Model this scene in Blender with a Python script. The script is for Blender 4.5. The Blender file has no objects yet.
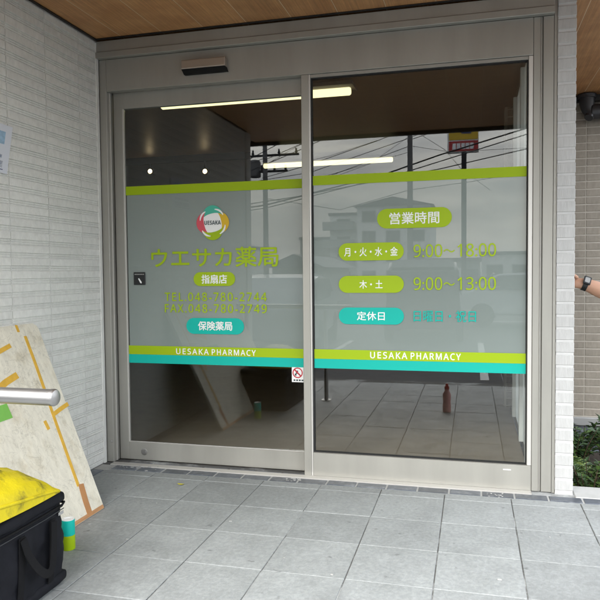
import bpy, bmesh, math, random
from mathutils import Vector, Matrix, noise as mnoise
random.seed(7)
R = math.radians
scene = bpy.context.scene
col = scene.collection

# ------------------------------------------------------------------ camera
CAM = Vector((0.0868, -3.6465, 1.1665))
YAW, PITCH, ROLL, FPX = R(14.561), R(2.432), R(-0.532), 663.9
fwd = Vector((-math.sin(YAW)*math.cos(PITCH), math.cos(YAW)*math.cos(PITCH), -math.sin(PITCH)))
r0 = Vector((math.cos(YAW), math.sin(YAW), 0)); u0 = r0.cross(fwd)
right = (r0*math.cos(ROLL) + u0*math.sin(ROLL)).normalized(); up = right.cross(fwd).normalized()
cd = bpy.data.cameras.new('camera'); cd.sensor_width = 36; cd.lens = FPX/600*36
cd.clip_start = 0.05; cd.clip_end = 2000
cam = bpy.data.objects.new('camera', cd); col.objects.link(cam)
m = Matrix((right, up, -fwd)).transposed().to_4x4(); m.translation = CAM
cam.matrix_world = m
scene.camera = cam

# ------------------------------------------------------------------ world: overcast daylight
SUN_EL, SUN_AZ = R(40), R(194)        # azimuth clockwise from +Y (north): the light comes from behind the photographer
w = bpy.data.worlds.new('World'); scene.world = w; w.use_nodes = True
nt = w.node_tree; nt.nodes.clear()
def N(t, **k):
    n = nt.nodes.new(t)
    for a, b in k.items(): setattr(n, a, b)
    return n
out = N('ShaderNodeOutputWorld'); bg = N('ShaderNodeBackground'); bg.inputs['Strength'].default_value = 0.13
sky = N('ShaderNodeTexSky'); sky.sky_type = 'NISHITA'; sky.sun_disc = False
sky.sun_elevation = SUN_EL; sky.sun_rotation = SUN_AZ; sky.air_density = 1.6; sky.dust_density = 3.0
tc = N('ShaderNodeTexCoord'); mp = N('ShaderNodeMapping'); mp.inputs['Scale'].default_value = (1, 1, 4.5)
nz = N('ShaderNodeTexNoise'); nz.inputs['Scale'].default_value = 3.6; nz.inputs['Detail'].default_value = 7; nz.inputs['Roughness'].default_value = .55
rp = N('ShaderNodeValToRGB')
rp.color_ramp.elements[0].position = .40; rp.color_ramp.elements[0].color = (.42, .48, .58, 1)
rp.color_ramp.elements[1].position = .62; rp.color_ramp.elements[1].color = (1.0, 1.0, 1.0, 1)
sc_ = N('ShaderNodeVectorMath', operation='SCALE'); sc_.inputs['Scale'].default_value = 10.0
mx = N('ShaderNodeMix', data_type='RGBA'); mx.inputs['Factor'].default_value = .86
L = nt.links.new
L(tc.outputs['Generated'], mp.inputs['Vector']); L(mp.outputs[0], nz.inputs['Vector']); L(nz.outputs[0], rp.inputs[0])
sx = N('ShaderNodeSeparateXYZ'); mr_ = N('ShaderNodeMapRange'); mr_.inputs[1].default_value = 0; mr_.inputs[2].default_value = 1; mr_.inputs[3].default_value = .50; mr_.inputs[4].default_value = 1.15
L(tc.outputs['Generated'], sx.inputs[0]); L(sx.outputs['Z'], mr_.inputs[0])       # overcast sky: the zenith is about three times as bright as the horizon
vm_ = N('ShaderNodeVectorMath', operation='SCALE'); L(rp.outputs[0], vm_.inputs[0]); L(mr_.outputs[0], vm_.inputs['Scale'])
L(vm_.outputs[0], sc_.inputs[0]); L(sky.outputs[0], mx.inputs['A']); L(sc_.outputs[0], mx.inputs['B'])
L(mx.outputs['Result'], bg.inputs['Color']); L(bg.outputs[0], out.inputs[0])

sd = bpy.data.lights.new('sun', 'SUN'); sd.energy = 1.35; sd.angle = R(50); sd.color = (1, .995, .97)
sun = bpy.data.objects.new('sun', sd); col.objects.link(sun)
sdir = Vector((math.sin(SUN_AZ)*math.cos(SUN_EL), math.cos(SUN_AZ)*math.cos(SUN_EL), math.sin(SUN_EL)))
sun.rotation_euler = sdir.to_track_quat('Z', 'Y').to_euler(); sun.location = (0, -6, 8)
vs = scene.view_settings; vs.view_transform = 'Standard'; vs.look = 'None'; vs.exposure = 2.2; vs.gamma = 1; vs.use_curve_mapping = False
scene.cycles.max_bounces = 6; scene.cycles.diffuse_bounces = 4; scene.cycles.transparent_max_bounces = 8; scene.cycles.glossy_bounces = 3
scene.cycles.caustics_reflective = False; scene.cycles.caustics_refractive = False
scene.cycles.sample_clamp_indirect = 6

# ------------------------------------------------------------------ pixel helpers (direction only, distance given by a plane)
def ray(x, y): return fwd + right*((x-300)/FPX) - up*((y-300)/FPX)
def on(ax, val, x, y):
    d = ray(x, y); return CAM + d*((val-CAM[ax])/d[ax])
def refl(x, y, Y):            # a thing across the road, seen mirrored in the glass (plane Y=0.05), standing at real depth Y
    p = on(1, .1-Y, x, y); return Vector((p.x, Y, p.z))

# ------------------------------------------------------------------ object helpers
W = {}
def wloc(o): return W.get(o.name, Vector((0, 0, 0)))
def put(o, parent=None, loc=None):
    col.objects.link(o)
    if loc is not None: o.location = loc
    W[o.name] = Vector(o.location)
    if parent is not None:
        o.parent = parent; o.matrix_parent_inverse = Matrix.Translation(-wloc(parent))
    return o
def tag(o, label=None, cat=None, group=None, kind=None):
    if label: o['label'] = label
    if cat: o['category'] = cat
    if group: o['group'] = group
    if kind: o['kind'] = kind
    return o
def thing(name, loc, label=None, cat=None, group=None, kind=None):
    o = bpy.data.objects.new(name, None); o.empty_display_size = .1
    put(o, None, Vector(loc)); return tag(o, label, cat, group, kind)
def from_bm(name, bm, mat, parent=None, smooth=False, angle=None):
    vs_ = [v.co for v in bm.verts]
    c = Vector(((min(v.x for v in vs_)+max(v.x for v in vs_))/2, (min(v.y for v in vs_)+max(v.y for v in vs_))/2, min(v.z for v in vs_)))
    for v in bm.verts: v.co -= c
    me = bpy.data.meshes.new(name); bm.to_mesh(me); bm.free()
    for mt in (mat if isinstance(mat, (list, tuple)) else [mat]): me.materials.append(mt)
    if smooth:
        me.polygons.foreach_set('use_smooth', [True]*len(me.polygons))
        if angle: me.set_sharp_from_angle(angle=R(angle))
    o = bpy.data.objects.new(name, me)
    return put(o, parent, c)
def add_box(bm, x0, x1, y0, y1, z0, z1, bev=0, seg=1, mi=0):
    r = bmesh.ops.create_cube(bm, size=1); vs_ = r['verts']
    for v in vs_: v.co = Vector((x0+(v.co.x+.5)*(x1-x0), y0+(v.co.y+.5)*(y1-y0), z0+(v.co.z+.5)*(z1-z0)))
    fs = {f for v in vs_ for f in v.link_faces}
    for f in fs: f.material_index = mi
    if bev:
        es = {e for v in vs_ for e in v.link_edges}
        bmesh.ops.bevel(bm, geom=list(es), offset=bev, segments=seg, affect='EDGES', profile=.5)
def box(name, b, mat, parent=None, bev=.0015, seg=1):
    bm = bmesh.new(); add_box(bm, *b, bev=bev, seg=seg); return from_bm(name, bm, mat, parent)
def boxes(name, bl, mat, parent=None, bev=.0015):
    bm = bmesh.new()
    for b in bl: add_box(bm, *b, bev=bev)
    return from_bm(name, bm, mat, parent)
def add_tube(bm, pts, rad, n=10, cap=True, mi=0):
    pts = [Vector(p) for p in pts]; rings = []
    rads = rad if isinstance(rad, (list, tuple)) else [rad]*len(pts)
    prev = None
    for i, p in enumerate(pts):
        t = (pts[min(i+1, len(pts)-1)]-pts[max(i-1, 0)]).normalized()
        a = prev if prev is not None else (Vector((0, 0, 1)) if abs(t.z) < .9 else Vector((1, 0, 0)))
        s = t.cross(a).normalized(); q = s.cross(t).normalized(); prev = q
        rings.append([bm.verts.new(p+(s*math.cos(2*math.pi*k/n)+q*math.sin(2*math.pi*k/n))*rads[i]) for k in range(n)])
    for a, b in zip(rings, rings[1:]):
        for k in range(n):
            f = bm.faces.new((a[k], a[(k+1) % n], b[(k+1) % n], b[k])); f.material_index = mi
    if cap:
        bm.faces.new(rings[0][::-1]).material_index = mi; bm.faces.new(rings[-1]).material_index = mi
def tube(name, pts, rad, mat, parent=None, n=10, smooth=True):
    bm = bmesh.new(); add_tube(bm, pts, rad, n); bmesh.ops.recalc_face_normals(bm, faces=bm.faces)
    return from_bm(name, bm, mat, parent, smooth, 40)
def add_lathe(bm, prof, c, n=24, mi=0, axis='z'):
    rings = []
    for r_, z in prof:
        ring = []
        for k in range(n):
            a = 2*math.pi*k/n
            if axis == 'z': p = Vector((r_*math.cos(a), r_*math.sin(a), z))
            elif axis == 'y': p = Vector((r_*math.cos(a), z, r_*math.sin(a)))
            else: p = Vector((z, r_*math.cos(a), r_*math.sin(a)))
            ring.append(bm.verts.new(Vector(c)+p))
        rings.append(ring)
    for a, b in zip(rings, rings[1:]):
        for k in range(n): bm.faces.new((a[k], a[(k+1) % n], b[(k+1) % n], b[k])).material_index = mi
    bm.faces.new(rings[0][::-1]).material_index = mi; bm.faces.new(rings[-1]).material_index = mi
def lathe(name, prof, c, mat, parent=None, n=24, axis='z', angle=35):
    bm = bmesh.new(); add_lathe(bm, prof, c, n, 0, axis); bmesh.ops.recalc_face_normals(bm, faces=bm.faces)
    return from_bm(name, bm, mat, parent, True, angle)
def add_poly(bm, pts, th_vec, mi=0):      # an outline given thickness
    a = [bm.verts.new(Vector(p)) for p in pts]; b = [bm.verts.new(Vector(p)+Vector(th_vec)) for p in pts]
    n = len(pts)
    bm.faces.new(a).material_index = mi; bm.faces.new(b[::-1]).material_index = mi
    for i in range(n): bm.faces.new((a[i], b[i], b[(i+1) % n], a[(i+1) % n])).material_index = mi
def poly(name, pts, th, mat, parent=None):
    bm = bmesh.new(); add_poly(bm, pts, th); bmesh.ops.recalc_face_normals(bm, faces=bm.faces)
    return from_bm(name, bm, mat, parent)

# ------------------------------------------------------------------ materials
def new_mat(name):
    mt = bpy.data.materials.new(name); mt.use_nodes = True
    return mt, mt.node_tree, mt.node_tree.nodes['Principled BSDF']
def mat(name, c, rough=.6, metal=0, var=.0, nscale=8, stretch=(1, 1, 1), bump=0, bscale=60, bstretch=(1, 1, 1), rnd=0, spec=.5, coat=0, c2=None, c2pos=(.5, .62), c2scale=5, emit=0, rvar=0):
    mt, t, b = new_mat(name); n = t.nodes; l = t.links.new
    b.inputs['Roughness'].default_value = rough; b.inputs['Metallic'].default_value = metal
    b.inputs['Specular IOR Level'].default_value = spec; b.inputs['Coat Weight'].default_value = coat
    col4 = (*c, 1); b.inputs['Base Color'].default_value = col4
    tcn = n.new('ShaderNodeTexCoord'); src = tcn.outputs['Object']
    oi = n.new('ShaderNodeObjectInfo')
    off = n.new('ShaderNodeVectorMath'); off.operation = 'MULTIPLY_ADD'; off.inputs[0].default_value = (13, 7, 9)
    sc = n.new('ShaderNodeVectorMath'); sc.operation = 'SCALE'; sc.inputs[0].default_value = (37, 21, 53)
    l(oi.outputs['Random'], sc.inputs['Scale'])
    ad = n.new('ShaderNodeVectorMath'); ad.operation = 'ADD'; l(src, ad.inputs[0]); l(sc.outputs[0], ad.inputs[1]); src = ad.outputs[0]
    cur = None
    def noise_(scale, st, det=5, ro=.6):
        mp_ = n.new('ShaderNodeMapping'); mp_.inputs['Scale'].default_value = st; l(src, mp_.inputs[0])
        z = n.new('ShaderNodeTexNoise'); z.inputs['Scale'].default_value = scale; z.inputs['Detail'].default_value = det; z.inputs['Roughness'].default_value = ro
        l(mp_.outputs[0], z.inputs['Vector']); return z.outputs[0]
    if c2:
        z = noise_(c2scale, (1, 1, 1), 6, .65); r_ = n.new('ShaderNodeValToRGB')
        r_.color_ramp.elements[0].position = c2pos[0]; r_.color_ramp.elements[1].position = c2pos[1]
        r_.color_ramp.elements[0].color = col4; r_.color_ramp.elements[1].color = (*c2, 1)
        l(z, r_.inputs[0]); cur = r_.outputs[0]
    if var or rnd:
        val = None
        if var:
            z = noise_(nscale, stretch); mr = n.new('ShaderNodeMapRange'); mr.inputs[1].default_value = .25; mr.inputs[2].default_value = .75
            mr.inputs[3].default_value = 1-var; mr.inputs[4].default_value = 1+var; l(z, mr.inputs[0]); val = mr.outputs[0]
            if rvar:
                mr2 = n.new('ShaderNodeMapRange'); mr2.inputs[1].default_value = .3; mr2.inputs[2].default_value = .7
                mr2.inputs[3].default_value = rough-rvar; mr2.inputs[4].default_value = rough+rvar; l(z, mr2.inputs[0]); l(mr2.outputs[0], b.inputs['Roughness'])
        if rnd:
            mr = n.new('ShaderNodeMapRange'); mr.inputs[3].default_value = 1-rnd; mr.inputs[4].default_value = 1+rnd; l(oi.outputs['Random'], mr.inputs[0])
            if val is None: val = mr.outputs[0]
            else:
                mu = n.new('ShaderNodeMath'); mu.operation = 'MULTIPLY'; l(val, mu.inputs[0]); l(mr.outputs[0], mu.inputs[1]); val = mu.outputs[0]
        vm = n.new('ShaderNodeVectorMath'); vm.operation = 'SCALE'; l(val, vm.inputs['Scale'])
        if cur: l(cur, vm.inputs[0])
        else: vm.inputs[0].default_value = c
        cur = vm.outputs[0]
    if cur: l(cur, b.inputs['Base Color'])
    if bump:
        z = noise_(bscale, bstretch, 6, .7); bp = n.new('ShaderNodeBump'); bp.inputs['Strength'].default_value = bump; bp.inputs['Distance'].default_value = .004
        l(z, bp.inputs['Height']); l(bp.outputs[0], b.inputs['Normal'])
    if emit:
        b.inputs['Emission Color'].default_value = col4; b.inputs['Emission Strength'].default_value = emit
    return mt
M = {}
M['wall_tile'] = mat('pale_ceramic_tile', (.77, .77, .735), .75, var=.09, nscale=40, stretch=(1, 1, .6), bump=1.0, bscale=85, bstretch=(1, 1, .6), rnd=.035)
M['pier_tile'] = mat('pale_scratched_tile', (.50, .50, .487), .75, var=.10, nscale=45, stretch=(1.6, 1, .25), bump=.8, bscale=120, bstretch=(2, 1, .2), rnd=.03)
M['pier_joint'] = mat('white_tile_joint', (.56, .56, .55), .9, var=.06, nscale=20)
M['joint'] = mat('tile_joint', (.72, .72, .69), .9, var=.08, nscale=12, bump=.3, bscale=200)
M['beige_tile'] = mat('beige_brown_tile', (.31, .275, .225), .75, var=.14, nscale=40, stretch=(1, 1, .4), bump=.6, bscale=120, rnd=.07)
M['beige_joint'] = mat('beige_joint', (.50, .46, .40), .9, var=.1)
M['plinth'] = mat('grey_stone_plinth', (.10, .11, .13), .5, var=.3, nscale=14, stretch=(1, 1, 2), c2=(.22, .24, .28), c2pos=(.48, .6), c2scale=14, bump=.5, bscale=30)
M['sill'] = mat('grey_metal_sill', (.33, .33, .32), .5, var=.05)
M['floor_tile'] = mat('grey_stone_tile', (.262, .276, .273), .62, var=.09, nscale=7, c2=(.335, .350, .346), c2pos=(.40, .70), c2scale=60, bump=1.0, bscale=42, bstretch=(1, .4, 1), rnd=.10, rvar=.12)
M['mortar'] = mat('mortar', (.11, .11, .105), .95, c2=(.38, .39, .385), c2pos=(.50, .60), c2scale=2.6, var=.2, nscale=30)
M['border_brick'] = mat('dark_blue_grey_brick', (.085, .098, .118), .38, var=.25, nscale=20, c2=(.22, .235, .25), c2pos=(.5, .75), c2scale=18, rnd=.2, bump=.2, bscale=80)
M['concrete'] = mat('light_concrete', (.42, .42, .405), .85, var=.12, nscale=9, bump=.4, bscale=70)
M['asphalt'] = mat('asphalt', (.055, .055, .058), .9, var=.2, nscale=2, bump=.6, bscale=120)
M['wood'] = mat('soffit_wood', (.40, .195, .078), .5, var=.32, nscale=26, stretch=(5, .12, 1), c2=(.48, .25, .105), c2pos=(.4, .6), c2scale=4, rnd=.09, bump=.12, bscale=120, bstretch=(4, .1, 1))
M['seam'] = mat('pale_seam', (.62, .46, .30), .5)
M['black_trim'] = mat('black_trim', (.012, .011, .010), .5)
M['frame'] = mat('bronze_grey_aluminium', (.350, .342, .308), .42, metal=.35, var=.10, nscale=6, stretch=(1, 1, .15), bump=.03, bscale=300, rvar=.06)
M['frame_light'] = mat('bare_aluminium_edge', (.60, .585, .55), .4, metal=.4)
M['rubber'] = mat('black_rubber', (.01, .01, .01), .7)
M['sensor'] = mat('sensor_cover', (.40, .345, .29), .32, metal=.5)
M['sensor_lens'] = mat('black_lens', (.005, .005, .005), .5, spec=.15)
M['steel'] = mat('stainless_steel', (.42, .41, .40), .42, metal=1, var=.05, nscale=40, stretch=(.1, 1, 1), rvar=.06)
M['lime'] = mat('lime_vinyl', (.325, .465, .006), .5, var=.02, nscale=3, spec=.25)
M['teal'] = mat('teal_vinyl', (.004, .43, .355), .5, var=.02, nscale=3, spec=.25)
M['white_vinyl'] = mat('white_vinyl', (.82, .83, .82), .5)
M['logo_teal'] = mat('logo_green', (.05, .42, .30), .5)
M['logo_red'] = mat('logo_red', (.62, .07, .10), .5)
M['logo_yellow'] = mat('logo_yellow', (.66, .42, .008), .5)
M['ink'] = mat('dark_ink', (.02, .045, .05), .5)
M['black_plastic'] = mat('black_plastic', (.008, .009, .010), .45)
M['red'] = mat('red_print', (.50, .02, .035), .5)
M['board'] = mat('dirty_cream_board', (.72, .68, .57), .7, c2=(.50, .43, .30), c2pos=(.52, .80), c2scale=7, var=.13, nscale=18, stretch=(1, 2.2, .7), bump=.5, bscale=25)
M['wood_edge'] = mat('raw_plywood_edge', (.46, .24, .11), .75, var=.2, nscale=40, stretch=(1, .2, 3))
M['ochre_tape'] = mat('ochre_masking_tape', (.68, .40, .05), .6, var=.12, nscale=25, bump=.2, bscale=90)
M['brown_tape'] = mat('brown_packing_tape', (.45, .22, .09), .35, var=.08, nscale=25)
M['green_tape'] = mat('green_masking_tape', (.19, .47, .085), .6, var=.08, nscale=20)
M['bag'] = mat('black_nylon', (.007, .0075, .011), .7, var=.3, nscale=30, bump=.35, bscale=400, spec=.22)
M['webbing'] = mat('black_webbing', (.006, .006, .007), .8, spec=.2, bump=.4, bscale=600)
M['yellow_cloth'] = mat('stained_yellow_cloth', (.63, .51, .004), .6, c2=(.05, .045, .012), c2pos=(.51, .70), c2scale=11, var=.16, nscale=22, bump=.9, bscale=28)
M['paper'] = mat('white_paper', (.70, .73, .80), .7)
M['print_blue'] = mat('pale_blue_print', (.33, .50, .66), .7, var=.2, nscale=60)
M['print_grey'] = mat('grey_blue_print', (.25, .29, .38), .7, c2=(.55, .58, .64), c2pos=(.45, .55), c2scale=90)
M['print_dark'] = mat('dark_blue_print', (.05, .07, .17), .7)
M['skin'] = mat('skin', (.52, .29, .19), .5, var=.06, nscale=30, bump=.1, bscale=150)
M['shirt'] = mat('navy_shirt', (.03, .04, .08), .85, bump=.2, bscale=300)
M['trousers'] = mat('grey_trousers', (.09, .09, .095), .85, bump=.2, bscale=300)
M['hair'] = mat('black_hair', (.01, .009, .008), .5)
M['leaf_dark'] = mat('dark_leaf', (.045, .085, .033), .45, var=.3, nscale=30)
M['leaf_mid'] = mat('green_leaf', (.085, .15, .035), .5, var=.3, nscale=30)
M['leaf_light'] = mat('yellow_green_leaf', (.22, .29, .06), .5, var=.25, nscale=30)
M['stem'] = mat('brown_stem', (.07, .045, .025), .8)
M['mulch'] = mat('reddish_mulch', (.085, .034, .024), .9, var=.5, nscale=60, bump=1, bscale=90)
M['soil'] = mat('soil', (.05, .038, .028), .95, var=.4, nscale=20, bump=1, bscale=40)
M['pipe'] = mat('dark_grey_gutter', (.035, .036, .04), .35, var=.1)
M['yellow_leaf'] = mat('yellow_leaf', (.62, .55, .03), .6)
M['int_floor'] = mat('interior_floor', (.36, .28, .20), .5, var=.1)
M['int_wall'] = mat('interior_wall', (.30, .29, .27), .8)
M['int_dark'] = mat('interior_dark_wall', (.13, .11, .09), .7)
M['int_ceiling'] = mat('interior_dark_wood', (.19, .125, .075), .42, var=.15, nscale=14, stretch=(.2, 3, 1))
M['int_white'] = mat('interior_white_frame', (.80, .80, .77), .5)
M['counter'] = mat('counter_wood', (.12, .09, .07), .6)
M['lamp'] = mat('lit_tube', (1, .91, .50), .5, emit=.36)
M['spot_lamp'] = mat('lit_spot', (1, .74, .42), .5, emit=4)
M['pole'] = mat('concrete_pole', (.13, .13, .13), .85)
M['cable'] = mat('black_cable', (.015, .015, .017), .7)
M['plaster'] = mat('pale_plaster', (.80, .79, .76), .85, var=.06, nscale=1)
M['window_glass'] = mat('dark_window', (.03, .035, .04), .1)
M['roof'] = mat('grey_roof', (.11, .11, .12), .8)
M['car_white'] = mat('white_car_paint', (.62, .63, .64), .25, coat=.6)
M['car_silver'] = mat('silver_car_paint', (.33, .34, .36), .3, metal=.5, coat=.6)
M['car_dark'] = mat('dark_car_paint', (.03, .033, .04), .25, coat=.6)
M['tyre'] = mat('tyre', (.015, .015, .015), .9)
M['sign_yellow'] = mat('yellow_sign', (.65, .42, .02), .5)
M['sign_red'] = mat('red_sign', (.45, .03, .03), .5)
M['bottle_pink'] = mat('pink_bottle', (.80, .40, .36), .35)
M['bottle_red'] = mat('red_bottle_cap', (.5, .06, .05), .4)
M['line_paint'] = mat('white_road_paint', (.55, .55, .53), .8, var=.15, nscale=10)
M['film'], t, b = new_mat('frosted_film')
b.inputs['Base Color'].default_value = (.29, .325, .31, 1); b.inputs['Roughness'].default_value = .9; b.inputs['Specular IOR Level'].default_value = 0
t = M['board'].node_tree; b = t.nodes['Principled BSDF']; src = b.inputs['Base Color'].links[0].from_socket
tcb = t.nodes.new('ShaderNodeTexCoord'); prev = src
for sc, lo, wdt, cc in ((9, .46, .010, (.30, .27, .22, 1)), (21, .52, .014, (.42, .38, .30, 1)), (5, .40, .006, (.22, .2, .18, 1))):
    z = t.nodes.new('ShaderNodeTexNoise'); z.inputs['Scale'].default_value = sc; z.inputs['Detail'].default_value = 4; z.inputs['Distortion'].default_value = .6
    t.links.new(tcb.outputs['Object'], z.inputs['Vector'])
    rr = t.nodes.new('ShaderNodeValToRGB'); e = rr.color_ramp.elements
    e[0].position = lo-wdt; e[0].color = (0, 0, 0, 1); e[1].position = lo+wdt; e[1].color = (0, 0, 0, 1); e2 = e.new(lo); e2.color = (.34, .34, .34, 1)
    t.links.new(z.outputs[0], rr.inputs[0]); mxb = t.nodes.new('ShaderNodeMix'); mxb.data_type = 'RGBA'; mxb.inputs['B'].default_value = cc
    t.links.new(rr.outputs[0], mxb.inputs['Factor']); t.links.new(prev, mxb.inputs['A']); prev = mxb.outputs['Result']
t.links.new(prev, b.inputs['Base Color'])
M['frosted'] = bpy.data.materials.new('added_frosted_window'); M['frosted'].use_nodes = True; t = M['frosted'].node_tree; t.nodes.clear()
o_ = t.nodes.new('ShaderNodeOutputMaterial'); tl = t.nodes.new('ShaderNodeBsdfTranslucent'); df = t.nodes.new('ShaderNodeBsdfDiffuse'); ms = t.nodes.new('ShaderNodeMixShader')
tl.inputs[0].default_value = (.8, .82, .8, 1); df.inputs[0].default_value = (.6, .6, .58, 1); ms.inputs[0].default_value = .35
t.links.new(tl.outputs[0], ms.inputs[1]); t.links.new(df.outputs[0], ms.inputs[2]); t.links.new(ms.outputs[0], o_.inputs[0])
# floor tiles: tone drifts across the whole porch, a few trodden-in dark spots
t = M['floor_tile'].node_tree; b = t.nodes['Principled BSDF']; src = b.inputs['Base Color'].links[0].from_socket; ge = t.nodes.new('ShaderNodeNewGeometry')
for sc, lo, hi, v0, v1, dt in ((1.3, .3, .7, .90, 1.08, 3), (16, .24, .31, .6, 1, 2), (3.1, .34, .46, .91, 1, 8)):
    z = t.nodes.new('ShaderNodeTexNoise'); z.inputs['Scale'].default_value = sc; z.inputs['Detail'].default_value = dt; t.links.new(ge.outputs['Position'], z.inputs['Vector'])
    mr = t.nodes.new('ShaderNodeMapRange'); mr.inputs[1].default_value = lo; mr.inputs[2].default_value = hi; mr.inputs[3].default_value = v0; mr.inputs[4].default_value = v1
    t.links.new(z.outputs[0], mr.inputs[0]); vmx = t.nodes.new('ShaderNodeVectorMath'); vmx.operation = 'SCALE'; t.links.new(src, vmx.inputs[0]); t.links.new(mr.outputs[0], vmx.inputs['Scale']); src = vmx.outputs[0]
t.links.new(src, b.inputs['Base Color'])
# clear glass: Schlick reflection on each face, straight transmission
def glass_mat(name, tint):
    mt = bpy.data.materials.new(name); mt.use_nodes = True; t = mt.node_tree; n = t.nodes; n.clear(); l = t.links.new
    o = n.new('ShaderNodeOutputMaterial'); mxs = n.new('ShaderNodeMixShader'); tr = n.new('ShaderNodeBsdfTransparent'); gl = n.new('ShaderNodeBsdfGlossy')
    tr.inputs[0].default_value = (*tint, 1); gl.inputs['Roughness'].default_value = 0; gl.inputs[0].default_value = (1, 1, 1, 1)
    lw = n.new('ShaderNodeLayerWeight'); pw = n.new('ShaderNodeMath'); pw.operation = 'POWER'; pw.inputs[1].default_value = 5
    ma = n.new('ShaderNodeMath'); ma.operation = 'MULTIPLY_ADD'; ma.inputs[1].default_value = .95; ma.inputs[2].default_value = .05
    l(lw.outputs['Facing'], pw.inputs[0]); l(pw.outputs[0], ma.inputs[0]); l(ma.outputs[0], mxs.inputs[0])
    l(tr.outputs[0], mxs.inputs[1]); l(gl.outputs[0], mxs.inputs[2]); l(mxs.outputs[0], o.inputs[0]); return mt
M['glass'] = glass_mat('door_glass', (.93, .95, .94))

# ================================================================== SETTING
GZ = -.40                                  # ground level around the raised porch
XL, T, X0, Y0 = -2.11, .33, -.0507, -.2239
ZS = 2.572                                 # soffit height
PORCH_Y = -3.40
# ground sheet (asphalt) to the horizon
bm = bmesh.new(); bmesh.ops.create_grid(bm, x_segments=2, y_segments=2, size=600)
for v in bm.verts: v.co.z = GZ
g = from_bm('ground', bm, M['asphalt']); tag(g, kind='structure')
# porch slab + mortar bed, tiles as pieces
porch = thing('porch_floor', (0, -1.5, 0), kind='structure')
box('slab', (XL-.1, 2.3, PORCH_Y, .145, GZ-.05, -.021), M['concrete'], porch, bev=.004)
box('mortar_bed', (XL-.05, 2.27, PORCH_Y+.03, .085, -.02, -.0035), M['mortar'], porch, bev=0)
box('edge_kerb', (.60, 2.27, -.048, .138, -.02, .001), M['concrete'], porch, bev=.004)
def tile_mesh(name, sx, sy, th, gap, bev, mt):
    bm = bmesh.new(); add_box(bm, gap/2, sx-gap/2, gap/2, sy-gap/2, -th, 0)
    es = [e for e in bm.edges if all(v.co.z > -th/2 for v in e.verts)]
    bmesh.ops.bevel(bm, geom=es, offset=bev, segments=1, affect='EDGES')
    bmesh.ops.delete(bm, geom=[f for f in bm.faces if f.normal.z < -.9], context='FACES')
    me = bpy.data.meshes.new(name); bm.to_mesh(me); bm.free(); me.materials.append(mt); return me
boxes('joint_bed', [(XL, 2.2, -.139, -.0505, -.02, -.0032), (XL, -2.027, -2.55, -.1395, -.02, -.0032)], M['concrete'], porch, bev=0)
me_t = tile_mesh('tile', T, T, .018, .0046, .0015, M['floor_tile'])
me_s = tile_mesh('tile_strip', T, .088, .018, .005, .0018, M['floor_tile'])
me_b = tile_mesh('brick', T/2, .082, .018, .009, .003, M['border_brick'])
me_bl = tile_mesh('brick_side', .082, T/2, .018, .007, .003, M['border_brick'])
def piece(name, me, loc, parent, tilt=.0012, dz=.0008, rz=0):
    o = bpy.data.objects.new(name, me)
    o.location = (loc[0], loc[1], loc[2]+random.uniform(-dz, dz))
    o.rotation_euler = (random.uniform(-tilt, tilt), random.uniform(-tilt, tilt), rz+random.uniform(-tilt, tilt))
    return put(o, parent, Vector(o.location))
for k in range(-6, 7):
    for j in range(9):
        piece('tile', me_t, (X0+k*T, Y0-(j+1)*T, 0), porch)
    piece('tile', me_s, (X0+k*T, Y0, 0), porch)
for k in range(-12, 13):                                   # dark border bricks along the door
    x = X0+k*T/2+.02
    piece('brick', me_b, (x, -.136, 0), porch, dz=.0012)
for k in range(-12, -5):                                   # second row in the recess under the sliding door
    piece('brick', me_b, (X0+k*T/2+.06, -.052, 0), porch, dz=.0012)
for j in range(14):                                        # dark border along the tiled wall
    piece('brick', me_bl, (XL-.002, Y0+.085-(j+1)*T/2-.02, 0), porch, dz=.0012)
# threshold rail of the entrance
# planting bed
bed = box('planting_bed', (.45, 3.5, .145, 2.20, GZ-.03, GZ+.06), M['soil'], None, bev=0); tag(bed, kind='structure')
# road paint across the lot (seen mirrored in the glass)
rd = boxes('road_marking', [(-30, 40, -17.3, -17.15, GZ+.004, GZ+.008), (-2.6, -2.48, -11, -6, GZ+.004, GZ+.008), (.2, .32, -11, -6, GZ+.004, GZ+.008), (3.0, 3.12, -11, -6, GZ+.004, GZ+.008)], M['line_paint'], None, bev=0)
tag(rd, kind='structure')

# ------------------------------------------------------------------ soffit of planks + roof above
soffit = thing('soffit', (0, -1.5, ZS), kind='structure')
SX0, SX1, SY0, SY1 = XL-.02, 1.30, -3.12, 2.26
box('backing', (XL-.02, SX1, SY0, SY1, ZS+.0012, ZS+.012), M['seam'], soffit, bev=0)
PW = .262
me_p = None
bm = bmesh.new(); add_box(bm, .0022, PW-.0022, SY0, SY1, 0, .006)
bmesh.ops.bevel(bm, geom=[e for e in bm.edges if all(v.co.z < .003 for v in e.verts)], offset=.001, segments=1, affect='EDGES')
me_p = bpy.data.meshes.new('plank'); bm.to_mesh(me_p); bm.free(); me_p.materials.append(M['wood'])
x = -1.934-PW
xs = []
while x < SX1-PW*.2:
    xs.append(x); x += PW
for x in xs: piece('plank', me_p, (x, 0, ZS), soffit, tilt=0, dz=.0004)
roof = thing('canopy_roof', (0, 0, ZS), 'flat porch roof above the pharmacy entrance with dark fascia', 'roof')
box('slab', (-5.4, 1.36, -3.14, 9.2, ZS+.02, ZS+.30), M['roof'], roof, bev=0)
box('fascia', (-2.6, 1.36, -3.19, -3.142, ZS-.03, ZS+.42), M['black_trim'], roof)
tr = thing('edge_trim', (XL, -1.2, ZS), kind='structure')
box('trim_strip', (XL+.001, XL+.016, -2.55, -.03, ZS-.009, ZS-.001), M['black_trim'], tr, bev=0)
box('trim_strip', (XL+.017, .60, -.045, -.030, ZS-.007, ZS-.001), M['black_trim'], tr, bev=0)

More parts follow.
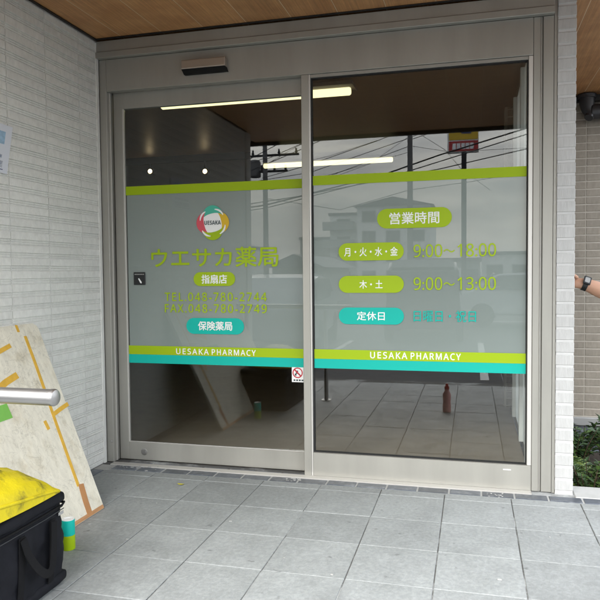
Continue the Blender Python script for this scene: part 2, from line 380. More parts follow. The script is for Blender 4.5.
# ------------------------------------------------------------------ tiled wall on the left
CH = .0655
wall = thing('tiled_wall', (XL-.1, -1.3, 0), 'long pale grey wall of stacked oblong tiles left of the door', 'wall')
box('core', (XL-.22, XL-.009, -2.56, .14, GZ-.02, ZS+.012), M['joint'], wall, bev=0)
TL = .3105
PROF = [(.0, -.0065), (.03, -.0065), (.05, 0), (.60, .0008), (.625, -.0068), (.675, -.0068), (.69, -.0022), (.775, -.0022), (.79, -.0070), (.835, -.0070), (.85, -.0028), (.945, -.0028), (.96, -.0065), (1.0, -.0065)]
def add_wall_tile(bm, length, at=(0, 0, 0), wob=0):
    # one course of a pressed tile: flat face, then two fine ledges in the joint below it (plane X=0 facing +X)
    at = Vector(at); rows = []; n_ = 2; prof = [(1-u, d) for u, d in PROF][::-1]
    for u, d in prof:
        z = u*CH
        r_ = [(-.0085, .0012), (d, .0030), (d, length-.0030), (-.0085, length-.0012)]
        rows.append([bm.verts.new(at+Vector((x_+random.uniform(-wob, wob), y_, z))) for x_, y_ in r_])
    for a_, b_ in zip(rows, rows[1:]):
        for k in range(3): bm.faces.new((a_[k], a_[k+1], b_[k+1], b_[k]))
def wall_tile_mesh(name, length, mt):
    bm = bmesh.new(); add_wall_tile(bm, length)
    me = bpy.data.meshes.new(name); bm.to_mesh(me); bm.free(); me.materials.append(mt); return me
me_w = [wall_tile_mesh('tile', TL, M['wall_tile'])]
me_e = wall_tile_mesh('tile_end', .185, M['wall_tile'])
JY = -.214                                   # first upright joint from the door
bmr = bmesh.new()
for c in range(39):
    z = ZS-.012-(c+1)*CH
    for k in range(8):
        y = JY-(k+1)*TL
        if k > 4:                            # nearer the camera than the picture shows: one joined part
            if y > -2.58: add_wall_tile(bmr, TL, (XL, y, z), .0003)
            continue
        piece('tile', me_w[0], (XL, y, z), wall, tilt=.002, dz=.0003)
    piece('tile', me_e, (XL, JY, z), wall, tilt=.002, dz=.0003)
tag(from_bm('tile_field', bmr, M['wall_tile'], wall), kind='stuff')
box('end_cap', (XL-.22, XL+.002, -2.70, -2.561, GZ-.02, ZS+.012), M['joint'], wall, bev=.004)
box('sealant', (XL-.004, XL+.006, -.034, -.010, 0, ZS-.02), M['joint'], wall, bev=0)

# ------------------------------------------------------------------ pier on the right of the door
pier = thing('tiled_pier', (.546, .1, 0), 'narrow white tiled pier between door frame and planting bed', 'pier')
box('core', (.506, .5915, -.0078, .40, GZ-.02, ZS+.012), M['pier_joint'], pier, bev=0)
box('sealant', (.4895, .5035, -.002, .05, .0, ZS), M['frame'], pier, bev=0)
bm = bmesh.new(); add_box(bm, .504, .593, -.0118, .41, .0065, CH-.0065)
bmesh.ops.bevel(bm, geom=list(bm.edges), offset=.0022, segments=1, affect='EDGES')
for v in bm.verts: v.co -= Vector((.549, 0, 0))
me_pt = bpy.data.meshes.new('tile'); bm.to_mesh(me_pt); bm.free(); me_pt.materials.append(M['pier_tile'])
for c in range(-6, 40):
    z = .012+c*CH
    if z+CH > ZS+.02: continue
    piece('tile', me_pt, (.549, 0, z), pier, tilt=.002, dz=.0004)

# ------------------------------------------------------------------ beige wall behind the bed
BY, BH = 2.24, .0625
bw = thing('beige_tiled_wall', (1.4, BY+.1, GZ), 'beige brown tiled side wall with grey stone plinth behind plants', 'wall')
box('core', (.35, 3.4, BY+.0035, BY+.2, GZ-.02, ZS+.012), M['beige_joint'], bw, bev=0)
bm = bmesh.new(); add_box(bm, .0025, .3075, 0, .014, .004, BH-.004)
bmesh.ops.bevel(bm, geom=[e for e in bm.edges if all(v.co.y < .005 for v in e.verts)], offset=.003, segments=1, affect='EDGES')
me_bt = bpy.data.meshes.new('tile'); bm.to_mesh(me_bt); bm.free(); me_bt.materials.append(M['beige_tile'])
for c in range(42):
    for k in range(-2, 3):
        piece('tile', me_bt, (.988+k*.31, BY, -.053+c*BH), bw, tilt=.002, dz=.0004)
box('sill', (.36, 3.38, BY-.035, BY+.004, -.128, -.060), M['sill'], bw, bev=.006)
for k in range(-1, 4):
    box('plinth_panel', (.985+k*.6-.597, .985+k*.6-.003, BY-.012, BY+.007, GZ-.02, -.130), M['plinth'], bw, bev=.002)
gt = thing('gutter_pipe', (1.0, 2.16, 2.37), 'dark grey rainwater elbow and pipe under the right soffit', 'pipe')
tube('pipe', [(1.005, 2.16, 2.428), (1.2, 2.165, 2.428), (2.3, 2.18, 2.42)], .062, M['pipe'], gt, 16)
tube('elbow', [(.975, 2.16, ZS-.004), (.975, 2.16, 2.50), (.982, 2.155, 2.45), (1.0, 2.15, 2.405), (.985, 2.13, 2.375)], [.062, .058, .05, .043, .034], M['pipe'], gt, 16)
lathe('collar', [(.04, 0), (.072, .002), (.074, .028), (.06, .032)], (.975, 2.16, 2.535), M['pipe'], gt)
box('edge_strip', (.4, 2.9, 2.19, 2.236, ZS-.05, ZS-.002), M['black_trim'], bw, bev=0)

# ================================================================== ENTRANCE FRAME (fixed)
fr = thing('entrance_frame', (-.8, 0, 0), 'bronze grey aluminium entrance frame with wide header and fixed right pane', 'door frame')
F = M['frame']
box('top_trim', (XL+.004, .4885, -.028, .14, 2.495, ZS-.0125), F, fr, bev=.002)
box('drip_rail', (XL+.002, .4885, -.036, .139, 2.458, 2.4935), F, fr, bev=.002)
box('header_cover', (-2.0585, .388, -.001, .05, 2.267, 2.4565), F, fr, bev=.002)
box('header_box', (-2.058, .387, .052, .139, 2.272, 2.4560), F, fr, bev=0)
jl = boxes('jamb', [(XL+.003, -2.060, 0, .139, 0.001, 2.4565)], F, fr, bev=.002)
boxes('door_seal', [(-2.0598, -2.053, .030, .036, .004, 2.266)], M['frame_light'], jl, bev=0)
lathe('screw', [(.0065, 0), (.0065, -.002), (.004, -.0035)], (-2.075, -.0005, .128), M['steel'], jl, 12, 'y')
jr = boxes('jamb', [(.3895, .424, 0, .139, .001, 2.4565), (.4258, .4345, .006, .139, .001, 2.4565), (.4363, .4880, -.001, .139, .001, 2.4565)], F, fr, bev=.002)
boxes('groove_lip', [(.4242, .4256, -.003, .05, .002, 2.4555)], M['frame_light'], jr, bev=0)
mul = box('mullion', (-.843, -.801, -.002, .058, .001, 2.2655), F, fr, bev=.002)
box('mullion_edge', (-.8005, -.792, .002, .056, .001, 2.2655), M['frame_light'], mul, bev=.001)
box('bottom_rail', (-.7915, .3885, .002, .056, .001, .134), F, fr, bev=.002)
box('right_stile', (.366, .3885, .003, .056, .1345, 2.2655), M['frame_light'], fr, bev=.002)
box('top_bead', (-.7915, .3655, .008, .056, 2.249, 2.2655), F, fr, bev=.001)
boxes('gasket', [(-.7915, -.785, .018, .044, .1345, 2.2485), (-.785, .3655, .018, .044, .1345, .139), (-.785, .3655, .018, .044, 2.243, 2.2485), (.360, .3655, .018, .044, .139, 2.243)], M['rubber'], fr, bev=0)
box('threshold', (-2.058, .388, -.050, .0015, -.012, .0025), M['frame_light'], fr, bev=.001)
mk = boxes('maker_mark', [(.247+i*.0052, .2505+i*.0052, .0012, .0019, .103, .1095) for i in range(8)], M['white_vinyl'], fr, bev=0)
YF = .030
pane = box('pane', (-.787, .362, YF-.004, YF+.004, .137, 2.246), M['glass'], fr, bev=0)
ZT1, ZT0, ZL2, ZL1, ZL0 = 1.706, 1.653, .725, .671, .617
box('frosted_film', (-.783, .359, YF-.0004, YF+.0004, ZL0, ZT1), M['film'], pane, bev=0)
box('lime_stripe', (-.785, .360, YF-.0056, YF-.0048, ZT0, ZT1), M['lime'], pane, bev=0)
s2 = box('lime_stripe', (-.785, .360, YF-.0056, YF-.0048, ZL1, ZL2), M['lime'], pane, bev=0)
box('teal_stripe', (-.785, .360, YF-.0056, YF-.0048, ZL0, ZL1-.0005), M['teal'], pane, bev=0)

MATHS = set()
def sans(ch, bold):              # sans-serif letterforms
    o = ord(ch)
    if 48 <= o <= 57: r_ = chr((0x1D7EC if bold else 0x1D7E2)+o-48)
    elif 65 <= o <= 90: r_ = chr((0x1D5D4 if bold else 0x1D5A0)+o-65)
    else: return ch
    MATHS.add(r_); return r_
def text(name, body, xa, xb, za, zb, y, mt, parent, bold=0, heavy=False, sp=1):
    body = ''.join(sans(ch, heavy) for ch in body)
    c = bpy.data.curves.new('text', 'FONT'); c.body = body; c.size = 1; c.space_character = sp; c.fill_mode = 'FRONT'; c.resolution_u = 3
    o = bpy.data.objects.new('text', c); col.objects.link(o)
    dg = bpy.context.evaluated_depsgraph_get(); me = bpy.data.meshes.new_from_object(o.evaluated_get(dg))
    bpy.data.objects.remove(o)
    xs_ = [v.co.x for v in me.vertices]; ys_ = [v.co.y for v in me.vertices]
    ax, bx, ay, by = min(xs_), max(xs_), min(ys_), max(ys_)
    for v in me.vertices:
        v.co = Vector((xa+(v.co.x-ax)/(bx-ax)*(xb-xa), y, za+(v.co.y-ay)/(by-ay)*(zb-za)))
    cx = Vector(((xa+xb)/2, y, za))
    for v in me.vertices: v.co -= cx
    if bold > .001:
        k = bold*(zb-za)*1.1; base = bmesh.new(); base.from_mesh(me)
        for i, (dx, dz) in enumerate(((k, 0), (-k, 0), (0, k), (0, -k))):
            for v in me.vertices: v.co += Vector((dx, .00004*(i+1), dz))
            base.from_mesh(me)
            for v in me.vertices: v.co -= Vector((dx, .00004*(i+1), dz))
        base.to_mesh(me); base.free()
    me.materials.append(mt); me.name = name
    ob = bpy.data.objects.new(name, me); return put(ob, parent, cx)
def pill(name, xa, xb, za, zb, y, mt, parent):
    r_ = (zb-za)/2; pts = []
    for k in range(13): a = math.pi/2+math.pi*k/12; pts.append((xa+r_+r_*math.cos(a), y, za+r_+r_*math.sin(a)))
    for k in range(13): a = -math.pi/2+math.pi*k/12; pts.append((xb-r_+r_*math.cos(a), y, za+r_+r_*math.sin(a)))
    return poly(name, pts, (0, .0006, 0), mt, parent)
yl, yt = YF-.0052, YF-.0060
p_ = pill('hours_badge', -.423, -.020, 1.400, 1.508, yl, M['lime'], pane); text('lettering', '営業時間', -.354, -.087, 1.4225, 1.486, yt, M['white_vinyl'], p_, .012)
p_ = pill('weekday_badge', -.641, -.277, 1.226, 1.324, yl, M['lime'], pane); text('lettering', '月・火・水・金', -.608, -.310, 1.250, 1.299, yt, M['white_vinyl'], p_, .012)
p_ = pill('weekday_badge', -.641, -.277, 1.046, 1.141, yl, M['lime'], pane); text('lettering', '木・土', -.523, -.394, 1.070, 1.116, yt, M['white_vinyl'], p_, .012)
p_ = pill('holiday_badge', -.642, -.277, .870, .964, yl, M['teal'], pane); text('lettering', '定休日', -.538, -.383, .893, .941, yt, M['white_vinyl'], p_, .012)
for zz, hh in ((1.240, '18:00'), (1.061, '13:00')):
    text('lettering', '9:00', -.224, -.071, zz, zz+.069, yl, M['lime'], pane, .007)
    text('lettering', '〜', -.064, -.005, zz+.024, zz+.041, yl, M['lime'], pane, .03)
    text('lettering', hh, .010, .208, zz, zz+.069, yl, M['lime'], pane, .007)
text('lettering', '日曜日・祝日', -.224, .106, .888, .950, yl, M['teal'], pane, .008)
text('lettering', 'UESAKA', -0.4640, -0.2597, .681, .7165, YF-.0066, M['white_vinyl'], s2, .022, False, 1.3); text('lettering', 'PHARMACY', -0.2401, 0.0270, .681, .7165, YF-.0066, M['white_vinyl'], s2, .022, False, 1.3)

# sensor above the door
sn = thing('door_sensor', (-1.415, -.02, 2.32), 'small bronze and black automatic door sensor on the header', 'sensor')
box('housing', (-1.552, -1.278, -.040, -.0015, 2.345, 2.398), M['sensor'], sn, bev=.006, seg=2)
poly('lens', [(-1.549, -.0015, 2.3445), (-1.549, -.038, 2.3445), (-1.540, -.022, 2.318), (-1.540, -.0015, 2.318)], (.268, 0, 0), M['sensor_lens'], sn)

# ================================================================== SLIDING DOOR
dr = thing('sliding_door', (-1.43, .08, 0), 'glass sliding door with pharmacy name and logo, left of the mullion', 'door')
D0, D1 = .062, .096
box('stile', (-2.051, -1.990, D0, D1, .006, 2.30), F, dr, bev=.002)
box('stile', (-.848, -.80, D0, D1, .006, 2.30), F, dr, bev=.002)
br_ = box('bottom_rail', (-1.9895, -.8485, D0, D1, .006, .116), F, dr, bev=.002)
box('top_rail', (-1.9895, -.8485, D0, D1, 2.172, 2.30), F, dr, bev=.002)
boxes('glazing_bead', [(-1.9895, -1.982, D0+.001, D0+.009, .1165, 2.1715)], M['frame_light'], dr, bev=0)
boxes('glazing_bead', [(-1.9815, -.8487, D0+.003, D0+.009, .1165, .121)], M['frame_light'], dr, bev=0)
lk = lathe('lock', [(.021, 0), (.021, -.003), (.016, -.0045), (.010, -.0045), (.009, -.007)], (-1.885, D0-.0003, .058), M['steel'], dr, 20, 'y')
YD = .076
dp = box('pane', (-1.9812, -.8487, YD-.004, YD+.004, .1215, 2.1715), M['glass'], dr, bev=0)
box('frosted_film', (-1.978, -.850, YD-.0004, YD+.0004, ZL0-.004, ZT1-.006), M['film'], dp, bev=0)
box('lime_stripe', (-1.9812, -.849, YD-.0056, YD-.0048, ZT0-.006, ZT1-.006), M['lime'], dp, bev=0)
s1 = box('lime_stripe', (-1.9812, -.849, YD-.0056, YD-.0048, ZL1-.006, ZL2-.006), M['lime'], dp, bev=0)
box('teal_stripe', (-1.9812, -.849, YD-.0056, YD-.0048, ZL0-.006, ZL1-.0065), M['teal'], dp, bev=0)
yl, yt = YD-.0052, YD-.0060
text('lettering', 'UESAKA', -1.6620, -1.4498, .672, .7065, YD-.0066, M['white_vinyl'], s1, .022, False, 1.3); text('lettering', 'PHARMACY', -1.4294, -1.1520, .672, .7065, YD-.0066, M['white_vinyl'], s1, .022, False, 1.3)
text('shop_name', 'ウエサカ薬局', -1.817, -1.008, 1.200, 1.316, yl, M['lime'], dp, .016)
p_ = pill('branch_badge', -1.541, -1.275, 1.086, 1.170, yl, M['lime'], dp); text('lettering', '指扇店', -1.489, -1.327, 1.101, 1.154, yt, M['white_vinyl'], p_, .02)
text('lettering', 'TEL.048-780-2744', -1.732, -1.081, .996, 1.047, yl, M['lime'], dp, .020, False, 1.25)
text('lettering', 'FAX.048-780-2749', -1.733, -1.082, .926, .977, yl, M['lime'], dp, .020, False, 1.25)
p_ = pill('insurance_badge', -1.593, -1.223, .797, .894, yl, M['teal'], dp); text('lettering', '保険薬局', -1.516, -1.298, .820, .873, yt, M['white_vinyl'], p_, .02)
# logo: white disc ringed by four leaf-shaped crescents
LX, LZ = -1.412, 1.4635
lg = lathe('logo', [(.078, 0), (.078, -.0004)], (LX, yl, LZ), M['white_vinyl'], dp, 40, 'y')
for nm, a0, mt in (('logo_leaf', 90, 'logo_teal'), ('logo_leaf', 0, 'logo_yellow'), ('logo_leaf', -90, 'lime'), ('logo_leaf', 180, 'logo_red')):
    a = R(a0); pts = []
    ly = yt-.0003*(1+(a0//90) % 4)
    def pt(r_, th): return (LX+r_*math.cos(th), ly, LZ+r_*math.sin(th))
    K = 10
    for k in range(K+1):            # outer edge, bulging
        u = k/K; th = a+R(50)-R(100)*u
        pts.append(pt(.079+.025*math.sin(math.pi*min(1, u*1.0))**.8, th))
    for k in range(K+1):            # inner edge runs back deeper on one side
        u = k/K; th = a-R(50)+R(122)*u
        pts.append(pt(.076-.019*math.sin(math.pi*u)**1.0-.004*u, th))
    poly(nm, pts, (0, .0002, 0), M[mt], lg)
    # white wing between leaves
    pw_ = []
    for k in range(9):
        u = k/8; th = a+R(34)+R(46)*u; pw_.append(pt(.083+.006*math.sin(math.pi*u), th))
    for k in range(9):
        u = k/8; th = a+R(80)-R(46)*u; pw_.append(pt(.078, th))
    bmw = bmesh.new(); add_poly(bmw, [(p[0], yt-.0018, p[2]) for p in pw_], (0, .0002, 0)); bmesh.ops.recalc_face_normals(bmw, faces=bmw.faces)
    from_bm('logo_wing', bmw, M['white_vinyl'], lg)
text('logo_lettering', 'UESAKA', LX-.052, LX+.052, LZ-.012, LZ+.013, yt-.0020, M['ink'], lg, .0, True)
# touch switch
sw = box('touch_switch', (-1.938, -1.860, YD-.010, YD-.0044, 1.095, 1.173), M['black_plastic'], dp, bev=.002)
boxes('switch_print', [(-1.930+i*.011, -1.922+i*.011, YD-.0107, YD-.0103, 1.157, 1.163) for i in range(6)], M['sill'], sw, bev=0)
poly('hand_icon', [(-1.907, YD-.0107, 1.133), (-1.901, YD-.0107, 1.137), (-1.883, YD-.0107, 1.112), (-1.885, YD-.0107, 1.103), (-1.893, YD-.0107, 1.107)], (0, .0004, 0), M['white_vinyl'], sw)
# no-entry style sticker near the mullion
st = box('warning_sticker', (-.932, -.862, YD-.0054, YD-.0046, .524, .612), M['white_vinyl'], dp, bev=0)
def ring(bm, cx, cz, r1, r2, y, n=28):
    a = [bm.verts.new((cx+r1*math.cos(2*math.pi*k/n), y, cz+r1*math.sin(2*math.pi*k/n))) for k in range(n)]
    b_ = [bm.verts.new((cx+r2*math.cos(2*math.pi*k/n), y, cz+r2*math.sin(2*math.pi*k/n))) for k in range(n)]
    for k in range(n): bm.faces.new((a[k], a[(k+1) % n], b_[(k+1) % n], b_[k]))
bm = bmesh.new(); ring(bm, -.897, .579, .031, .0245, YD-.0062)
cs = .018; bm.faces.new([bm.verts.new(p) for p in ((-.897-cs-.003, YD-.0063, .579+cs-.003), (-.897-cs+.003, YD-.0063, .579+cs+.003), (-.897+cs+.003, YD-.0063, .579-cs+.003), (-.897+cs-.003, YD-.0063, .579-cs-.003))])
from_bm('prohibition_sign', bm, M['red'], st)
boxes('pictogram', [(-.908, -.894, YD-.0060, YD-.0056, .573, .592), (-.914, -.904, YD-.0060, YD-.0056, .562, .574)], M['ink'], st, bev=0)
boxes('caption', [(-.922+i*.016, -.911+i*.016, YD-.0060, YD-.0056, .531, .540) for i in range(4)], M['ink'], st, bev=0)

# ================================================================== INTERIOR (dim shop behind the glass)
sh = thing('shop_interior', (-2.3, 4.5, 0), kind='structure')
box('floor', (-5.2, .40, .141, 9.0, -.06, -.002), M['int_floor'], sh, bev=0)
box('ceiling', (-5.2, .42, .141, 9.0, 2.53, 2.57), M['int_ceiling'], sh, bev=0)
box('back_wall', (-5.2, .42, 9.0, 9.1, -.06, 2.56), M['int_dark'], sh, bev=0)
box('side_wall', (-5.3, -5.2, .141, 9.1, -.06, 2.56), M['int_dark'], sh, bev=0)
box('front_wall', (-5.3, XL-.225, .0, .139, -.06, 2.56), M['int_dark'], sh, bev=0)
for b4 in ((.141, .32, -.06, 2.56), (1.56, 9.1, -.06, 2.56), (.32, 1.56, 2.44, 2.56), (.32, 1.56, -.06, .06)): box('side_wall', (.42, .50, *b4), M['int_wall'], sh, bev=0)
box('added_frosted_window', (.405, .415, .321, 1.559, .061, 2.439), M['frosted'], sh, bev=0)  # translucent window added so daylight brightens this side of the shop
for y_ in (.30, .80, 1.545): box('window_mullion', (.378, .404, y_, y_+.045, .061, 2.439), M['int_white'], sh, bev=.002)
#box('window_rail', (.39, .415, .27, 1.15, 2.36, 2.528), M['int_white'], sh, bev=.003)
cn = thing('reception_counter', (-2.4, 6.6, 0), 'dark wooden reception counter deep inside the dim shop', 'counter')
box('front_panel', (-3.6, -1.2, 6.3, 6.34, .08, 1.0), M['counter'], cn)
box('counter_top', (-3.65, -1.15, 6.22, 6.95, 1.0, 1.04), M['int_dark'], cn)
box('plinth', (-3.55, -1.25, 6.36, 6.9, 0, .08), M['rubber'], cn)
def lin(name, x0, x1, y, z, label):
    l_ = thing(name, ((x0+x1)/2, y, z), label, 'lamp', 'linear ceiling lamps inside the shop')
    box('housing', (x0-.03, x1+.03, y-.10, y+.10, z+.024, z+.05), M['int_dark'], l_)  # housing widened to shade the ceiling from its tube
    tube('tube', [(x0, y, z), (x0+.01, y, z), (x1-.01, y, z), (x1, y, z)], [.022, .03, .03, .022], M['lamp'], l_, 12)
lin('linear_lamp', -2.23, -.755, 1.09, 2.452, 'long lit ceiling lamp nearest the glass, ending right of mullion')
lin('linear_lamp', -2.35, -.80, 4.06, 2.445, 'lit ceiling lamp farther inside, lower in the glass')
tk = thing('lighting_track', (-3.2, 3.55, 2.42), 'black ceiling light track behind the upper left glass', 'track')
box('rail', (-4.6, -2.0, 3.53, 3.57, 2.45, 2.529), M['rubber'], tk)
for (px, lb) in ((149, 'lit spotlight on black track, left one of the pair'), (204, 'lit spotlight on black track, right one of the pair')):
    c = on(1, 3.52, px, 171)
    sp = thing('spotlight', (c.x, 3.55, c.z), lb, 'spotlight', 'spotlights on the ceiling track')
    tube('stem', [(c.x, 3.55, 2.45), (c.x, 3.55, c.z+.03)], .012, M['rubber'], sp, 8)
    lathe('housing', [(.03, .10), (.04, .03), (.042, -.004)], (c.x, 3.55, c.z), M['rubber'], sp, 16, 'y')
    lathe('bulb', [(.008, -.012), (.020, -.005), (.025, .0)], (c.x, 3.545, c.z), M['spot_lamp'], sp, 16, 'y')

# ================================================================== THINGS ON THE PORCH
# leaning board
BW, BX, BXT, BZT = 1.005, -1.685, XL+.012, .915
bt = Vector((BXT-BX, 0, BZT)).normalized(); bn = Vector((bt.z, 0, -bt.x))      # up-slope, outward
def bp(s, t_, d=0): return Vector((BX, s, .002)) + bt*t_ + bn*d
bd = thing('leaning_board', (-1.9, -1.3, 0), 'dirty cream board patched with ochre tape leaning on tiled wall', 'board')
pts = [(-.740, .0), (-.672, .965), (-.680, .988), (-.702, 1.002), (-2.15, 1.005), (-2.15, .0)]
bm = bmesh.new(); a = [bm.verts.new(bp(s, t_, 0)) for s, t_ in pts]; b_ = [bm.verts.new(bp(s, t_, -.022)) for s, t_ in pts]
bm.faces.new(a)
bm.faces.new(b_[::-1])
for i in range(len(pts)):
    f = bm.faces.new((a[i], b_[i], b_[(i+1) % len(pts)], a[(i+1) % len(pts)]))
    f.material_index = 1 if i == len(pts)-1 else 0
bmesh.ops.recalc_face_normals(bm, faces=bm.faces)
from_bm('sheet', bm, [M['board'], M['wood_edge']], bd)
def strip(name, pl, wd, mt, d=.0012):
    bm = bmesh.new(); q = []
    for i, (s, t_) in enumerate(pl):
        p0 = Vector(pl[max(i-1, 0)]); p1 = Vector(pl[min(i+1, len(pl)-1)]); tn = (p1-p0).normalized(); nn = Vector((-tn.y, tn.x))
        e = random.uniform(-.0015, .0015)
        q.append((bm.verts.new(bp(s+nn.x*(wd/2+e), t_+nn.y*(wd/2+e), d)), bm.verts.new(bp(s-nn.x*(wd/2-e), t_-nn.y*(wd/2-e), d))))
    for (a1, a2), (b1, b2) in zip(q, q[1:]): bm.faces.new((a1, a2, b2, b1))
    bmesh.ops.recalc_face_normals(bm, faces=bm.faces)
    if bm.faces[:][0].normal.dot(bn) < 0:
        for f in bm.faces: f.normal_flip()
    r_ = bmesh.ops.extrude_face_region(bm, geom=bm.faces[:])
    for v in [g_ for g_ in r_['geom'] if isinstance(g_, bmesh.types.BMVert)]: v.co -= bn*(d-.0002)
    return from_bm(name, bm, mt, bd)
strip('tape_strip', [(-.797, .940), (-.805, .80), (-.815, .665), (-.826, .55), (-.838, .42), (-.848, .29), (-.858, .155)], .021, M['ochre_tape'])
strip('tape_strip', [(-.838, .520), (-.76, .537), (-.688, .550)], .021, M['ochre_tape'], .0018)
strip('tape_strip', [(-.829, 1.003), (-.832, .965)], .018, M['ochre_tape'])
strip('tape_strip', [(-1.15, .70), (-1.05, .735), (-.960, .757)], .032, M['ochre_tape'])
strip('tape_strip', [(-1.02, .882), (-.925, .905)], .022, M['ochre_tape'])
strip('tape_strip', [(-.905, .508), (-.900, .462)], .022, M['ochre_tape'])
strip('tape_strip', [(-.838, .160), (-.853, .08), (-.862, .004)], .040, M['brown_tape'], .0016)
strip('tape_strip', [(-1.30, .60), (-1.10, .605)], .070, M['green_tape'], .0016)
strip('tape_strip', [(-.742, .010), (-1.2, .010), (-2.1, .010)], .018, M['wood_edge'], .0014)

# handrail end
hr = thing('handrail', (-1.17, -2.15, 0), 'brushed steel handrail end jutting in from the left edge', 'handrail')
zh = .846
tube('rail', [(-2.08, -2.15, zh), (-1.4, -2.15, zh), (-.972, -2.15, zh)], .0215, M['steel'], hr, 28)
lathe('end_cap', [(.0216, 0), (.0226, .001), (.0226, .009), (.020, .0135), (.012, .0165), (.003, .0175)], (-.9725, -2.15, zh), M['steel'], hr, 28, 'x', 25)
tube('post', [(-1.195, -2.15, 0), (-1.195, -2.15, zh-.0225)], .019, M['steel'], hr, 20)
tube('post', [(-1.98, -2.15, 0), (-1.98, -2.15, zh-.0225)], .019, M['steel'], hr, 20)
lathe('base_plate', [(.045, 0), (.045, .004), (.025, .006)], (-1.195, -2.15, .001), M['steel'], hr)
lathe('base_plate', [(.045, 0), (.045, .004), (.025, .006)], (-1.98, -2.15, .001), M['steel'], hr)

# soft black bag
def soft_box(name, x0, x1, y0, y1, z0, z1, mt, parent, n=14, rad=.03, amp=.008, seed=0, belly=.012):
    bm = bmesh.new(); bmesh.ops.create_cube(bm, size=2)
    bmesh.ops.subdivide_edges(bm, edges=bm.edges[:], cuts=n, use_grid_fill=True)
    cx, cy, cz = (x0+x1)/2, (y0+y1)/2, (z0+z1)/2; hx, hy, hz = (x1-x0)/2, (y1-y0)/2, (z1-z0)/2
    for v in bm.verts:
        p = Vector((v.co.x*hx, v.co.y*hy, v.co.z*hz))
        q = Vector((max(-hx+rad, min(hx-rad, p.x)), max(-hy+rad, min(hy-rad, p.y)), max(-hz+rad, min(hz-rad, p.z))))
        d = p-q
        if d.length > 1e-6: p = q+d.normalized()*rad
        k = (1-(p.x/hx)**2)*(1-(p.z/hz)**2) if abs(p.y) > hy-rad else (1-(p.y/hy)**2)*(1-(p.z/hz)**2)
        out_ = Vector((p.x/hx if abs(p.x) > hx-rad else 0, p.y/hy if abs(p.y) > hy-rad else 0, 0))
        p += out_*belly*k
        w_ = Vector((p.x*9+seed, p.y*9, p.z*6)); dn = mnoise.noise(w_)*amp + abs(mnoise.noise(w_*2.3))*amp*.8
        if d.length > 1e-6 and p.z > -hz+rad*.5: p += d.normalized()*dn
        v.co = p+Vector((cx, cy, cz))
    return from_bm(name, bm, mt, parent, True)
bg_ = thing('tool_bag', (-1.6, -1.77, 0), 'black soft nylon bag with webbing handles beside leaning board', 'bag')
soft_box('body', -1.80, -1.415, -2.12, -1.475, .012, .335, M['bag'], bg_, 22, .028, .018, 3)
soft_box('base_band', -1.815, -1.402, -2.135, -1.462, .001, .052, M['bag'], bg_, 10, .022, .003, 9, .002)
soft_box('lid', -1.812, -1.404, -2.13, -1.464, .300, .352, M['bag'], bg_, 12, .022, .006, 5, .003)
bm = bmesh.new(); add_tube(bm, [(-1.402, -2.07, .302), (-1.400, -1.9, .300), (-1.399, -1.7, .299), (-1.400, -1.50, .301), (-1.412, -1.466, .302), (-1.6, -1.46, .302), (-1.8, -1.462, .302)], .005, 6)
bmesh.ops.recalc_face_normals(bm, faces=bm.faces); from_bm('piping', bm, M['webbing'], bg_, True)
def ribbon(name, pts, wv, mt, parent, th=.003):
    bm = bmesh.new(); wv = Vector(wv); rows = []
    pts = [Vector(p) for p in pts]
    for p in pts:
        rows.append((bm.verts.new(p-wv/2), bm.verts.new(p+wv/2)))
    for (a1, a2), (b1, b2) in zip(rows, rows[1:]): bm.faces.new((a1, a2, b2, b1))
    bmesh.ops.recalc_face_normals(bm, faces=bm.faces)
    bmesh.ops.solidify(bm, geom=bm.faces[:], thickness=th)
    return from_bm(name, bm, mt, parent, True, 40)
xf = -1.397
for y in (-1.575, -1.745):
    ribbon('strap', [(xf-.004, y-.004, .045), (xf+.002, y-.002, .10), (xf+.004, y, .16), (xf+.005, y+.003, .22), (xf+.006, y+.004, .275)], (0, .030, .003), M['webbing'], bg_)
hp = []
for k in range(17):
    u = k/16; a = math.pi*u; hp.append((xf+.014+.035*math.sin(a), -1.575-.17*u, .270-.150*math.sin(a)**.7))
bm = bmesh.new(); rows = []
for i, p in enumerate(hp):
    p = Vector(p); tn = (Vector(hp[min(i+1, 16)])-Vector(hp[max(i-1, 0)])).normalized(); nn = Vector((1, 0, .1)).cross(tn).normalized()
    rows.append((bm.verts.new(p-nn*.015), bm.verts.new(p+nn*.015)))
for (a1, a2), (b1, b2) in zip(rows, rows[1:]): bm.faces.new((a1, a2, b2, b1))
bmesh.ops.recalc_face_normals(bm, faces=bm.faces); bmesh.ops.solidify(bm, geom=bm.faces[:], thickness=.003)
from_bm('handle', bm, M['webbing'], bg_, True, 40)
tube('zip', [(-1.4005, -2.12, .286), (-1.3985, -1.8, .284), (-1.3985, -1.6, .284), (-1.4015, -1.485, .286)], .0018, M['pipe'], bg_, 6)
box('brand_tag', (-1.4015, -1.3995, -1.520, -1.490, .268, .280), M['sill'], bg_, bev=.0005)

